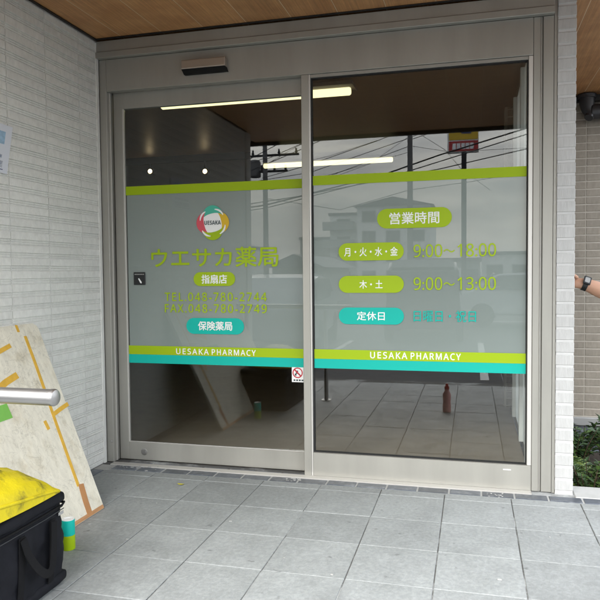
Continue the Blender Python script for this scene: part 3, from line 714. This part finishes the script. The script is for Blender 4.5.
# yellow stained cloth folded on the bag
def cloth():
    bm = bmesh.new(); NU, NV = 46, 34; top = []; bot = []
    c0 = Vector((-1.605, -1.825, .355))
    for i in range(NU+1):
        rt, rb = [], []
        for j in range(NV+1):
            u, v = i/NU*2-1, j/NV*2-1
            # squashed pillow outline, pointed at the far corner
            x_ = c0.x + v*.205*(1-.10*u*u) + .025*u
            y_ = c0.y + u*.335*(1-.16*v*v) + .02*v
            e = max(0, (1-abs(u)**3.2))*max(0, (1-abs(v)**2.6)); pk = e**.7
            tipu = max(0, min(1, (1-u)/1.1)); edge_h = .010+.042*tipu**.7*(1 if v > -.9 else .8)
            rg = 1-2*abs(mnoise.noise(Vector((x_*13+.25*y_*6, y_*2.4, 2.2)))); rg2 = 1-2*abs(mnoise.noise(Vector((x_*25-y_*3, y_*6+x_*5, 6.2))))
            wr = mnoise.noise(Vector((x_*10, y_*7, 1.3)))*.010*pk + (rg**4*.013+rg2**4*.006-.004)*(.15+pk)
            zt = c0.z+edge_h+.108*pk*(.9-.10*u)+wr
            zb_ = c0.z+.002
            rt.append(bm.verts.new((x_, y_, max(zt, zb_+.006)))); rb.append(bm.verts.new((x_, y_, zb_)))
        top.append(rt); bot.append(rb)
    for i in range(NU):
        for j in range(NV):
            bm.faces.new((top[i][j], top[i+1][j], top[i+1][j+1], top[i][j+1]))
            bm.faces.new((bot[i][j], bot[i][j+1], bot[i+1][j+1], bot[i+1][j]))
    for i in range(NU):
        bm.faces.new((top[i][0], bot[i][0], bot[i+1][0], top[i+1][0])); bm.faces.new((top[i][NV], top[i+1][NV], bot[i+1][NV], bot[i][NV]))
    for j in range(NV):
        bm.faces.new((top[0][j], top[0][j+1], bot[0][j+1], bot[0][j])); bm.faces.new((top[NU][j], bot[NU][j], bot[NU][j+1], top[NU][j+1]))
    bmesh.ops.recalc_face_normals(bm, faces=bm.faces)
    edge = [v.co.copy() for v in (r_[NV] for r_ in top)]
    edge2 = [v.co.copy() for v in top[NU]][::-1]
    return bm, edge+edge2[1:]
yc = thing('yellow_cloth', (-1.6, -1.7, .355), 'crumpled yellow cloth with black stains lying on black bag', 'cloth')
bm, edge = cloth(); from_bm('folded_sheet', bm, M['yellow_cloth'], yc, True, 60)
bm = bmesh.new(); add_tube(bm, [p+Vector((.001, 0, -.001)) for p in edge], .0062, 8); bmesh.ops.recalc_face_normals(bm, faces=bm.faces)
from_bm('hem', bm, M['yellow_cloth'], yc, True)

# roll of vinyl in shop colours
rl = thing('vinyl_roll', (-1.572, -1.21, 0), 'small upright roll of teal and lime vinyl behind black bag', 'roll')
lathe('lime_band', [(.027, .0005), (.0275, .002), (.0275, .062)], (-1.572, -1.21, 0), M['lime'], rl, 28)
lathe('teal_band', [(.0275, .0622), (.0275, .126), (.027, .1275), (.018, .1275)], (-1.572, -1.21, 0), M['teal'], rl, 28)
lathe('core', [(.0265, .1276), (.026, .1295), (.015, .1295), (.0145, .1277)], (-1.572, -1.21, 0), M['white_vinyl'], rl, 28)

# notice on the tiled wall
nx = XL+.0045
nt_ = thing('paper_notice', (nx, -1.0, 1.65), 'white paper notice with blue pictures taped on tiled wall', 'notice')
o1 = Vector((nx, -.804, 1.890)); ev = Vector((0, -.052, -.238)).normalized(); eh = Vector((0, -.998, .21)).normalized()*1; eh = Vector((0, -ev.z, ev.y)).normalized()*-1 if False else Vector((0, -1, 0.02)).normalized()
def npt(a_, b_, d=0): return o1+eh*a_+ev*b_+Vector((d, 0, 0))
def nquad(nm, a0, a1, b0, b1, d, mt): return poly(nm, [npt(a0, b0, d), npt(a1, b0, d), npt(a1, b1, d), npt(a0, b1, d)], (-.0006, 0, 0), mt, nt_)
nquad('sheet', 0, .34, 0, .242, .0012, M['paper'])
nquad('picture', .045, .30, .035, .098, .0020, M['print_blue'])
nquad('picture', .052, .30, .150, .168, .0020, M['print_grey'])
nquad('picture', .042, .30, .182, .215, .0020, M['print_grey'])
nquad('print_line', .035, .30, .222, .226, .0020, M['print_dark'])

# fallen leaf and grit by the threshold
lf = Vector((-1.464, -.321, .0015))
bm = bmesh.new(); ps = []
for k in range(12):
    a = 2*math.pi*k/12; ps.append(bm.verts.new(lf+Vector((.020*math.cos(a), .010*math.sin(a)*(1 if k % 2 else .8), .003+.004*math.cos(a)**2))))
cv = bm.verts.new(lf+Vector((0, 0, .0015)))
for k in range(12): bm.faces.new((ps[k], ps[(k+1) % 12], cv))
tag(from_bm('fallen_leaf', bm, M['yellow_leaf']), 'tiny yellow leaf lying on grey floor tile near the door', 'leaf')
bm = bmesh.new()
for k in range(70):
    if k < 30: x_, y_ = random.uniform(-2.05, -1.7), random.uniform(-.16, -.02)
    elif k < 45: x_, y_ = random.uniform(-.93, -.85), random.uniform(-.13, -.06)
    elif k < 60: x_, y_ = random.uniform(.16, .24), random.uniform(-.14, -.08)
    else: x_, y_ = random.uniform(-1.9, .5), random.uniform(-1.2, -.2)
    s = random.uniform(.0015, .006)
    add_box(bm, x_, x_+s*random.uniform(1, 3.4), y_, y_+s*random.uniform(.7, 2), .0005, .0005+s*.5)
tag(from_bm('mortar_crumbs', bm, M['concrete']), 'pale mortar crumbs scattered along the dark border bricks', 'debris', kind='stuff')

# water bottle standing just below the frame (seen mirrored in the glass)
bo = thing('water_bottle', (-.115, -1.86, 0), 'pink water bottle with red cap standing on porch tiles', 'bottle')
lathe('body', [(.030, .001), (.034, .006), (.034, .06), (.030, .085), (.034, .11), (.033, .15), (.018, .178), (.016, .188)], (-.115, -1.86, 0), M['bottle_pink'], bo, 24)
lathe('cap', [(.020, .1885), (.020, .212), (.012, .218), (.010, .232), (.006, .236)], (-.115, -1.86, 0), M['bottle_red'], bo, 20)

# ================================================================== PLANTS IN THE BED
def leaf(bm, p, d, ln, wd, droop=.25, mi=0):
    d = d.normalized(); s = d.cross(Vector((0, 0, 1)))
    s = s.normalized() if s.length > 1e-3 else Vector((1, 0, 0))
    s = (s+Vector((random.uniform(-.3, .3), random.uniform(-.3, .3), random.uniform(-.5, .5)))).normalized()
    q1 = p+d*ln*.5; q2 = p+d*ln-Vector((0, 0, droop*ln))
    v = [bm.verts.new(x_) for x_ in (p, q1+s*wd/2, q2, q1-s*wd/2)]
    bm.faces.new((v[0], v[1], v[2], v[3])).material_index = mi
def shrub(name, c, rad, h, nst, nl, ll, lw, mt, label, mt2=None):
    t_ = thing(name, c, label, 'plant', 'plants in the bed behind the pier'); c = Vector(c)
    bs = bmesh.new(); bl = bmesh.new()
    for i in range(nst):
        a = random.uniform(0, 2*math.pi); rr = rad*math.sqrt(random.random()); hh = h*random.uniform(.6, 1.0)
        p0 = c+Vector((math.cos(a)*rr*.25, math.sin(a)*rr*.25, 0)); p2 = c+Vector((math.cos(a)*rr, math.sin(a)*rr, hh)); p1 = (p0+p2)/2+Vector((0, 0, hh*.12))
        add_tube(bs, [p0, p1, p2], [.006, .004, .002], 5)
        for k in range(nl):
            u = random.uniform(.12, 1); b0 = p0.lerp(p1, min(1, u*2)) if u < .5 else p1.lerp(p2, u*2-1)
            d = Vector((random.uniform(-1, 1), random.uniform(-1, 1), random.uniform(-.1, .8)))
            leaf(bl, b0, d, ll*random.uniform(.6, 1.15), lw*random.uniform(.7, 1.2), .25, 1 if (mt2 and random.random() < .3) else 0)
    from_bm('stem', bs, M['stem'], t_, True); from_bm('foliage', bl, [mt, mt2 or mt], t_)
def fern(name, c, n, ln, mt, label):
    t_ = thing(name, c, label, 'plant', 'plants in the bed behind the pier'); c = Vector(c); bl = bmesh.new(); bs = bmesh.new()
    for i in range(n):
        a = 2*math.pi*i/n+random.uniform(-.25, .25); up_ = random.uniform(.75, 1.5); l_ = ln*random.uniform(.75, 1.1)
        d = Vector((math.cos(a), math.sin(a), up_)).normalized(); pts = []
        for k in range(12):
            u = k/11; pts.append(c+d*l_*u+Vector((math.cos(a), math.sin(a), 0))*l_*.35*u*u-Vector((0, 0, l_*.42*u*u)))
        add_tube(bs, pts, [.004-.003*k/11 for k in range(12)], 5)
        for k in range(2, 12):
            tn = (pts[k]-pts[k-1]).normalized(); s = tn.cross(Vector((0, 0, 1))).normalized(); w_ = .085*math.sin(math.pi*(k/12)**.7)+.012
            for sg in (-1, 1):
                for o_ in (0, .5): leaf(bl, pts[k].lerp(pts[k-1], o_), s*sg+tn*.7+Vector((0, 0, .15)), w_, .016, .15)
    from_bm('stem', bs, M['leaf_mid'], t_, True); from_bm('frond', bl, mt, t_)
zb = GZ+.058
shrub('leafy_shrub', (.80, 1.55, zb), .20, .40, 26, 34, .07, .032, M['leaf_dark'], 'dark green leafy shrub right behind the white pier', M['leaf_mid'])
shrub('leafy_shrub', (.78, .72, zb), .15, .36, 20, 30, .06, .028, M['leaf_dark'], 'low dark leafy shrub at the pier foot', M['leaf_mid'])
fern('fern', (.90, .62, zb), 19, .56, M['leaf_light'], 'yellow green fern with arching fronds at right edge')
fern('fern', (.83, 1.12, zb), 13, .46, M['leaf_mid'], 'darker green fern between the shrubs')
shrub('leafy_shrub', (1.10, 1.70, zb), .20, .42, 18, 26, .075, .038, M['leaf_dark'], 'dark broad leaved shrub in front of stone plinth', M['leaf_dark'])
shrub('leafy_shrub', (1.30, 1.0, zb), .2, .45, 18, 24, .07, .034, M['leaf_mid'], 'mid green shrub beyond the right picture edge', M['leaf_light'])
bm = bmesh.new()
for k in range(900):
    x_, y_ = random.uniform(.62, 1.6), random.uniform(.16, 1.0); s = random.uniform(.008, .022)
    r_ = bmesh.ops.create_cube(bm, size=1)
    mm = Matrix.Translation((x_, y_, GZ+.062+random.uniform(0, .02)))@Matrix.Rotation(random.uniform(0, 6), 4, 'Z')@Matrix.Rotation(random.uniform(-.6, .6), 4, 'X')@Matrix.Diagonal((s*2.2, s, s*.5, 1))
    bmesh.ops.transform(bm, matrix=mm, verts=r_['verts'])
tag(from_bm('bark_mulch', bm, M['mulch']), 'reddish bark mulch covering the planting bed', 'mulch', kind='stuff')

# ================================================================== PERSON reaching in from the right
def skin_mesh(name, joints, edges, root, sub=2):
    me = bpy.data.meshes.new(name); me.from_pydata([j[0] for j in joints], edges, [])
    o = bpy.data.objects.new(name, me); col.objects.link(o)
    o.modifiers.new('skin', 'SKIN'); sv = me.skin_vertices[0].data
    for i, j in enumerate(joints):
        sv[i].radius = j[1] if isinstance(j[1], tuple) else (j[1], j[1])
        sv[i].use_root = (i == root)
    s_ = o.modifiers.new('sub', 'SUBSURF'); s_.levels = sub; s_.render_levels = sub
    dg = bpy.context.evaluated_depsgraph_get(); dg.update()
    out_ = bpy.data.meshes.new_from_object(o.evaluated_get(dg)); bpy.data.objects.remove(o); return out_
per = thing('person', (1.33, .62, GZ+.06), 'person reaching left behind pier, bare forearm with black watch', 'person')
gz = GZ+.06; hx, hy = 1.33, .62
J = [((hx, hy, gz+.92), (.14, .12)),            # 0 pelvis
     ((hx-.01, hy, gz+1.12), (.13, .10)), ((hx-.02, hy, gz+1.30), (.15, .11)), ((hx-.02, hy, gz+1.42), (.10, .09)),
     ((hx-.02, hy, gz+1.50), .055), ((hx-.035, hy, gz+1.58), .075), ((hx-.045, hy, gz+1.66), .088), ((hx-.04, hy, gz+1.73), .06),   # 4-7 neck, head
     ((hx-.02, hy+.20, gz+1.39), .062), ((hx+.0, hy+.26, gz+1.12), .045), ((hx-.08, hy+.25, gz+.90), .036), ((hx-.12, hy+.25, gz+.82), .030),   # left arm 8-11
     ((hx-.06, hy-.16, gz+1.39), .062), ((1.13, hy-.08, 1.02-.02), .052), ((.985, .60, .965), .056), ((.87, .60, 1.022), .054), ((.805, .60, 1.047), .049), ((.735, .60, 1.078), .038), ((.700, .60, 1.084), (.036, .030)), ((.650, .60, 1.085), (.040, .020)),   # right arm 12-19
     ((hx, hy+.10, gz+.84), .095), ((hx-.02, hy+.11, gz+.48), .062), ((hx+.02, hy+.11, gz+.09), .042), ((hx-.10, hy+.12, gz+.035), .036),
     ((hx, hy-.10, gz+.84), .095), ((hx-.02, hy-.11, gz+.48), .062), ((hx+.02, hy-.11, gz+.09), .042), ((hx-.10, hy-.12, gz+.035), .036)]
E_ = [(0, 1), (1, 2), (2, 3), (3, 4), (4, 5), (5, 6), (6, 7), (3, 8), (8, 9), (9, 10), (10, 11), (3, 12), (12, 13), (13, 14), (14, 15), (15, 16), (16, 17), (17, 18), (18, 19), (0, 20), (20, 21), (21, 22), (22, 23), (0, 24), (24, 25), (25, 26), (26, 27)]
me = skin_mesh('body', J, E_, 0)
for nm in ('skin', 'shirt', 'trousers', 'hair'): me.materials.append(M[nm])
for p in me.polygons:
    c = p.center; z = c.z-gz
    k = 0
    if z < .98 and c.x > 1.05: k = 2
    elif c.x > 1.02 and z < 1.46 and not (c.y > hy+.2 and z < 1.18): k = 1
    if z > 1.46 and c.x > hx-.20 and (z > 1.70 or (c.x > hx-.02 and z > 1.56)): k = 3
    p.material_index = k; p.use_smooth = True
put(bpy.data.objects.new('body', me), per, Vector((0, 0, 0)))
fj, fe = [], []
for i, (dy, ln, dz_) in enumerate(((-.026, .066, .0), (-.009, .075, .003), (.009, .070, .002), (.026, .055, -.003))):
    b0 = len(fj); base = Vector((.668, .60, 1.09+dy))
    for k, (u, cu) in enumerate(((0, 0), (.4, .004), (.72, .016), (1, .032))): fj.append((base+Vector((-ln*u, cu, dz_*u)), .0088-.0012*k))
    fe += [(b0+k, b0+k+1) for k in range(3)]
    put(bpy.data.objects.new('finger', skin_mesh('finger', fj[b0:], [(0, 1), (1, 2), (2, 3)], 0)), per, Vector((0, 0, 0)))
tj = [(Vector((.695, .59, 1.112)), .011), (Vector((.672, .575, 1.130)), .0105), (Vector((.648, .568, 1.138)), .009), (Vector((.632, .57, 1.140)), .008)]
put(bpy.data.objects.new('thumb', skin_mesh('thumb', tj, [(0, 1), (1, 2), (2, 3)], 0)), per, Vector((0, 0, 0)))
for o in per.children:
    if o.name.startswith(('finger', 'thumb')):
        o.data.materials.clear(); o.data.materials.append(M['skin'])
        for p in o.data.polygons: p.use_smooth = True
# watch: band round the wrist and case on top of it
wa = Vector((.87-.70, 0, 1.027-1.086)).normalized(); wc = Vector((.735, .60, 1.079))
wu = Vector((-wa.z, 0, wa.x)); wy = Vector((0, 1, 0))
bm = bmesh.new(); n = 28; ringv = []
for a_, rr in ((-.014, .0385), (-.0135, .0410), (.0135, .0425), (.014, .0400)):
    ringv.append([bm.verts.new(wc+wa*a_+wu*rr*math.cos(2*math.pi*k/n)+wy*rr*.96*math.sin(2*math.pi*k/n)) for k in range(n)])
for a1, b1 in zip(ringv, ringv[1:]+ringv[:1]):
    for k in range(n): bm.faces.new((a1[k], a1[(k+1) % n], b1[(k+1) % n], b1[k]))
bmesh.ops.recalc_face_normals(bm, faces=bm.faces)
wb = from_bm('watch_band', bm, M['black_plastic'], per, True, 40)
wn = (wu*.50-wy*.86).normalized(); wt = wa.cross(wn).normalized()
def wbox(nm, c, h_, wd, th, mt):
    bm = bmesh.new(); bmesh.ops.create_cube(bm, size=1)
    bmesh.ops.transform(bm, matrix=Matrix.Translation(c)@Matrix((wa*wd, wt*h_, wn*th)).transposed().to_4x4(), verts=bm.verts)
    bmesh.ops.bevel(bm, geom=bm.edges[:], offset=.003, segments=2, affect='EDGES'); return from_bm(nm, bm, mt, wb, True, 40)
wbox('watch_case', wc+wn*.044, .052, .042, .013, M['black_plastic'])
wbox('watch_face', wc+wn*.0502, .034, .028, .0025, M['sill'])

# ================================================================== ACROSS THE LOT (mirrored in the glass)
def pole(px, ytop, Y, rad, label, arms=(), tr=False):
    p = refl(px, ytop, Y); b_ = Vector((p.x, Y, GZ)); H = p.z
    t_ = thing('utility_pole', b_, label, 'utility pole', 'utility poles across the road')
    tube('shaft', [b_, Vector((b_.x, Y, H))], [rad, rad*.72], M['pole'], t_, 14)
    for (h, ln) in arms:
        box('crossarm', (b_.x-ln/2, b_.x+ln/2, Y-.06-rad, Y+.04-rad, h-.05, h+.05), M['cable'], t_, bev=0)
        for k in (-.46, -.2, .2, .46): lathe('insulator', [(.05, 0), (.07, .06), (.04, .16), (.05, .24)], (b_.x+ln*k, Y-rad, h+.052), M['cable'], t_, 8)
    if tr:
        lathe('transformer', [(.25, 0), (.30, .05), (.30, .75), (.24, .85)], (b_.x-.62, Y-rad-.1, arms[0][0]-1.05), M['pole'], t_, 14)
    return b_, H
z1 = refl(264.5, 158, -28).z
pole(264.5, 138, -28, .15, 'utility pole with transformer mirrored in left glass', ((z1+.15, 3.4), (refl(264.5, 171, -28).z, 2.2)), True)
pole(247.5, 160, -30, .12, 'slimmer utility pole left of the transformer pole', ((refl(247.5, 171, -30).z, 1.6),))
pole(410, 100, -24, .135, 'thick utility pole mirrored in right glass', ((refl(410, 120, -24).z, 2.4),))
def cable(pts, Y, rad, label):
    q = [refl(px, py, Y) for px, py in pts]; full = []
    for a_, b_ in zip(q, q[1:]):
        for k in range(6): full.append(a_.lerp(b_, k/6))
    full.append(q[-1])
    bm = bmesh.new(); add_tube(bm, full, rad, 5); bmesh.ops.recalc_face_normals(bm, faces=bm.faces)
    tag(from_bm('power_cable', bm, M['cable'], None, True), label, 'cable', 'overhead cables across the road')
cab = [([(60, 235), (265, 205), (380, 176), (440, 155), (560, 118)], .032), ([(60, 238), (265, 208), (400, 174), (560, 124)], .022), ([(80, 230), (300, 196), (440, 169), (600, 132)], .022),
       ([(236, 166), (300, 132), (330, 118)], .018), ([(247, 172), (320, 141), (360, 126)], .018), ([(264, 160), (300, 144), (352, 124)], .016), ([(262, 178), (312, 164), (380, 140), (420, 122)], .016),
       ([(250, 182), (312, 172), (410, 138), (440, 126)], .014), ([(270, 190), (330, 176), (410, 146)], .014), ([(410, 140), (470, 120), (520, 104)], .016), ([(410, 128), (445, 150), (462, 170), (490, 190)], .010),
       ([(410, 190), (470, 182), (600, 158)], .014), ([(264, 198), (340, 210), (410, 190)], .016), ([(60, 205), (180, 190), (264, 158)], .016), ([(247, 176), (290, 150), (312, 138), (340, 122)], .010), ([(264, 172), (330, 156), (410, 130)], .010), ([(264, 186), (312, 180), (410, 152)], .010), ([(320, 182), (370, 164), (410, 136)], .010), ([(410, 146), (450, 152), (527, 148), (600, 150)], .010)]
for i, (pts, rad) in enumerate(cab):
    cable(pts, -24.6-.25*i, rad, ['thickest black cable sagging across the whole glass', 'second thick cable just under the thickest one', 'cable passing below the roadside sign', 'steep thin cable at upper right corner of sliding door', 'steep thin cable crossing above the inner lamp', 'cable rising right from the transformer pole', 'cable from lower transformer arm rising to thick pole', 'lowest cable rising towards the thick pole', 'short cable ending at the thick pole', 'cable leaving the thick pole towards upper right', 'slack thin wire dropping behind the roadside sign', 'low cable running right from the thick pole behind film', 'slack cable behind film between the two pole groups', 'cable leaving the transformer pole to the left', 'hair-thin wire above the shop name at the mullion', 'hair-thin wire crossing the inner lamp to the thick pole', 'hair-thin wire just above the lime stripe', 'hair-thin steep wire left of the thick pole', 'hair-thin level wire crossing the sign mast'][i])
# roadside sign on a mast
Ys = -48
a_ = refl(449, 112, Ys); b_ = refl(478, 151.5, Ys); c_ = refl(464, 150, Ys)
sg = thing('roadside_sign', (c_.x, Ys, GZ), 'yellow and red roadside sign on dark mast mirrored in right glass', 'sign')
tube('mast', [(c_.x, Ys, GZ), (c_.x, Ys, b_.z)], .19, M['cable'], sg, 12)
box('cabinet', (a_.x-.12, b_.x+.05, Ys-.5, Ys-.02, b_.z, a_.z), M['int_white'], sg)
zm = refl(464, 141.3, Ys).z
box('yellow_panel', (a_.x, b_.x, Ys-.015, Ys+.02, zm+.12, a_.z-.08), M['sign_yellow'], sg, bev=0)
rp_ = box('red_panel', (a_.x, b_.x, Ys-.015, Ys+.02, b_.z+.08, zm+.02), M['sign_red'], sg, bev=0)
for i in range(5):
    x_ = a_.x+.25+i*(b_.x-a_.x-.5)/5; box('sign_mark', (x_, x_+.26, Ys+.021, Ys+.03, b_.z+.22, zm-.14), M['white_vinyl'], rp_, bev=0)
box('sign_mark', (a_.x+.9, b_.x-.5, Ys+.021, Ys+.03, zm+.55, zm+1.0), M['print_dark'], sg, bev=0)
# apartment block
def building(name, x0, x1, y0, y1, h, roof_h, label, mt, floors, cols):
    t_ = thing(name, ((x0+x1)/2, (y0+y1)/2, GZ), label, 'building')
    box('wall', (x0, x1, y0, y1, GZ, h), mt, t_, bev=0)
    xm = (x0+x1)/2
    if roof_h: poly('roof', [(x0-.4, y1+.3, h+.01), (x1+.4, y1+.3, h+.01), (xm, y1+.3, h+roof_h)], (0, y0-y1-.6, 0), M['roof'], t_)
    else: box('roof', (x0-.15, x1+.15, y0-.15, y1+.15, h+.01, h+.3), M['roof'], t_, bev=0)
    for f in range(floors):
        for c in range(cols):
            wx = x0+(x1-x0)*(c+.5)/cols; wz = GZ+(h-GZ)*(f+.5)/floors
            w_ = box('window', (wx-.75, wx+.75, y1-.02, y1+.06, wz-.6, wz+.6), M['sill'], t_, bev=0)
            box('pane', (wx-.68, wx+.68, y1+.061, y1+.07, wz-.53, wz+.53), M['window_glass'], w_, bev=0)
    return t_
p0 = refl(357, 207, -66); p1 = refl(430, 207, -66); pr = refl(383, 197, -66)
building('apartment_building', p0.x, p1.x, -78, -66, p0.z, pr.z-p0.z, 'pale gabled apartment block mirrored in the right glass', M['plaster'], 4, 3)
q0 = refl(330, 216, -68); ab = building('apartment_building', q0.x, p0.x-.3, -76, -68, q0.z, 0, 'lower flat roofed wing beside the gabled block', M['plaster'], 4, 1)
for k in range(4):
    z_ = GZ+(q0.z-GZ)*(k+.15)/4; box('balcony', (q0.x-.6, p0.x-.6, -67.9, -66.9, z_, z_+.9), M['sill'], ab, bev=0)
h0 = refl(272, 268, -26); h1 = refl(318, 268, -26); hp_ = refl(296, 254, -26)
building('small_house', h0.x, h1.x, -34, -26, h0.z, hp_.z-h0.z, 'small dark roofed house mirrored at the mullion', M['int_wall'], 1, 2)
for (px0, px1, pt_, Y, mt, lb) in ((420, 480, 262, -52, 'int_wall', 'low grey shop building mirrored behind the signs'), (482, 560, 255, -60, 'plaster', 'pale low house mirrored at right edge of glass'), (120, 240, 250, -60, 'plaster', 'pale house mirrored behind the left lettering'), (300, 345, 240, -75, 'int_wall', 'grey block far behind the road'), (560, 800, 240, -62, 'plaster', 'long pale building at the far right of the lot'), (-400, 110, 236, -64, 'plaster', 'long pale building at the far left of the lot')):
    a_ = refl(px0, pt_, Y); b_ = refl(px1, pt_, Y); building('low_building', a_.x, b_.x, Y-8, Y, a_.z, 0, lb, M[mt], 1, 3)
a_ = refl(435, 268, -36); b_ = refl(461, 279, -36)
bb = thing('billboard', ((a_.x+b_.x)/2, -36, GZ), 'low white billboard mirrored below the opening hours', 'billboard')
box('board', (a_.x, b_.x, -36.1, -36, b_.z, a_.z), M['white_vinyl'], bb); boxes('leg', [(a_.x+.1, a_.x+.2, -36.1, -36.0, GZ, b_.z)], M['pole'], bb); boxes('leg', [(b_.x-.2, b_.x-.1, -36.1, -36.0, GZ, b_.z)], M['pole'], bb)
def car(c, rz, mt, label, van=False):
    t_ = thing('parked_car', (c[0], c[1], GZ), label, 'car', 'parked cars in the lot')
    side = [(-2.1, .32), (-2.12, .75), (-2.0, .95), (-1.55, 1.02), (-.95, 1.45), (.75, 1.52), (1.75, 1.45), (2.02, 1.0), (2.08, .6), (2.05, .32)]
    if van: side = [(-2.1, .32), (-2.12, .8), (-1.95, 1.05), (-1.5, 1.72), (1.8, 1.80), (2.05, 1.6), (2.08, .6), (2.05, .32)]
    Mx = Matrix.Translation((c[0], c[1], GZ+.004))@Matrix.Rotation(rz, 4, 'Z')
    def fin(nm, bm, m_):
        bmesh.ops.recalc_face_normals(bm, faces=bm.faces); bmesh.ops.transform(bm, matrix=Mx, verts=bm.verts); return from_bm(nm, bm, m_, t_, True, 35)
    bm = bmesh.new(); add_poly(bm, [(x_, -.82, z_) for x_, z_ in side], (0, 1.64, 0)); bmesh.ops.recalc_face_normals(bm, faces=bm.faces)
    for v in bm.verts:
        if v.co.z > 1.1: v.co.y *= .86
    bmesh.ops.bevel(bm, geom=bm.edges[:], offset=.06, segments=2, affect='EDGES'); fin('body', bm, mt)
    for sgn in (-1, 1):
        bm = bmesh.new(); zt = 1.42 if not van else 1.62
        add_poly(bm, [(-1.3, sgn*.80, 1.03), (-.85, sgn*.735, zt), (.6, sgn*.735, zt+.02), (1.5, sgn*.74, zt-.06), (1.7, sgn*.80, 1.03)], (0, sgn*.012, 0)); fin('window', bm, M['window_glass'])
        for wx in (-1.3, 1.3):
            bm = bmesh.new(); add_lathe(bm, [(.20, -.09), (.31, -.09), (.33, -.05), (.33, .06), (.31, .09), (.2, .09)], (wx, sgn*.76, .33), 18, 0, 'y'); fin('wheel', bm, M['tyre'])
    bm = bmesh.new(); add_poly(bm, [(-1.60, -.66, 1.06), (-1.60, .66, 1.06), (-1.02, .60, 1.46 if not van else 1.66), (-1.02, -.60, 1.46 if not van else 1.66)], (-.03, 0, .03)); fin('windscreen', bm, M['window_glass'])
    for sgn in (-1, 1):
        bm = bmesh.new(); add_box(bm, -2.135, -2.03, sgn*.62-.16, sgn*.62+.16, .66, .80); fin('headlight', bm, M['white_vinyl'])
car((-3.6, -9.6), R(84), M['car_silver'], 'silver car parked nearest the porch, mirrored left')
car((-1.0, -12.5), R(88), M['car_dark'], 'dark van parked in the middle of the lot', True)
car((-6.6, -9.8), R(86), M['car_white'], 'white car parked at the left end of the row')
car((1.7, -15.8), R(4), M['car_white'], 'white car farther off beside the road')
# hedges along the road
def hedge(x0, x1, y, h, label):
    t_ = thing('hedge', ((x0+x1)/2, y, GZ), label, 'hedge'); bl = bmesh.new()
    for k in range(int((x1-x0)*160)):
        p = Vector((random.uniform(x0, x1), y+random.gauss(0, .25), GZ+h*random.random()**.7)); leaf(bl, p, Vector((random.uniform(-1, 1), random.uniform(-1, 1), random.uniform(-.3, 1))), .16, .09)
    from_bm('foliage', bl, M['leaf_dark'], t_)
    bs = bmesh.new()
    for k in range(int(x1-x0)): add_tube(bs, [(x0+k+.5, y, GZ), (x0+k+.5, y, GZ+h*.8)], .02, 5)
    from_bm('stem', bs, M['stem'], t_)
hedge(4, 12, -20.5, 1.5, 'dark clipped hedge along the road mirrored at right')
hedge(-14, -6, -20.5, 1.2, 'low dark hedge along the road mirrored at left')
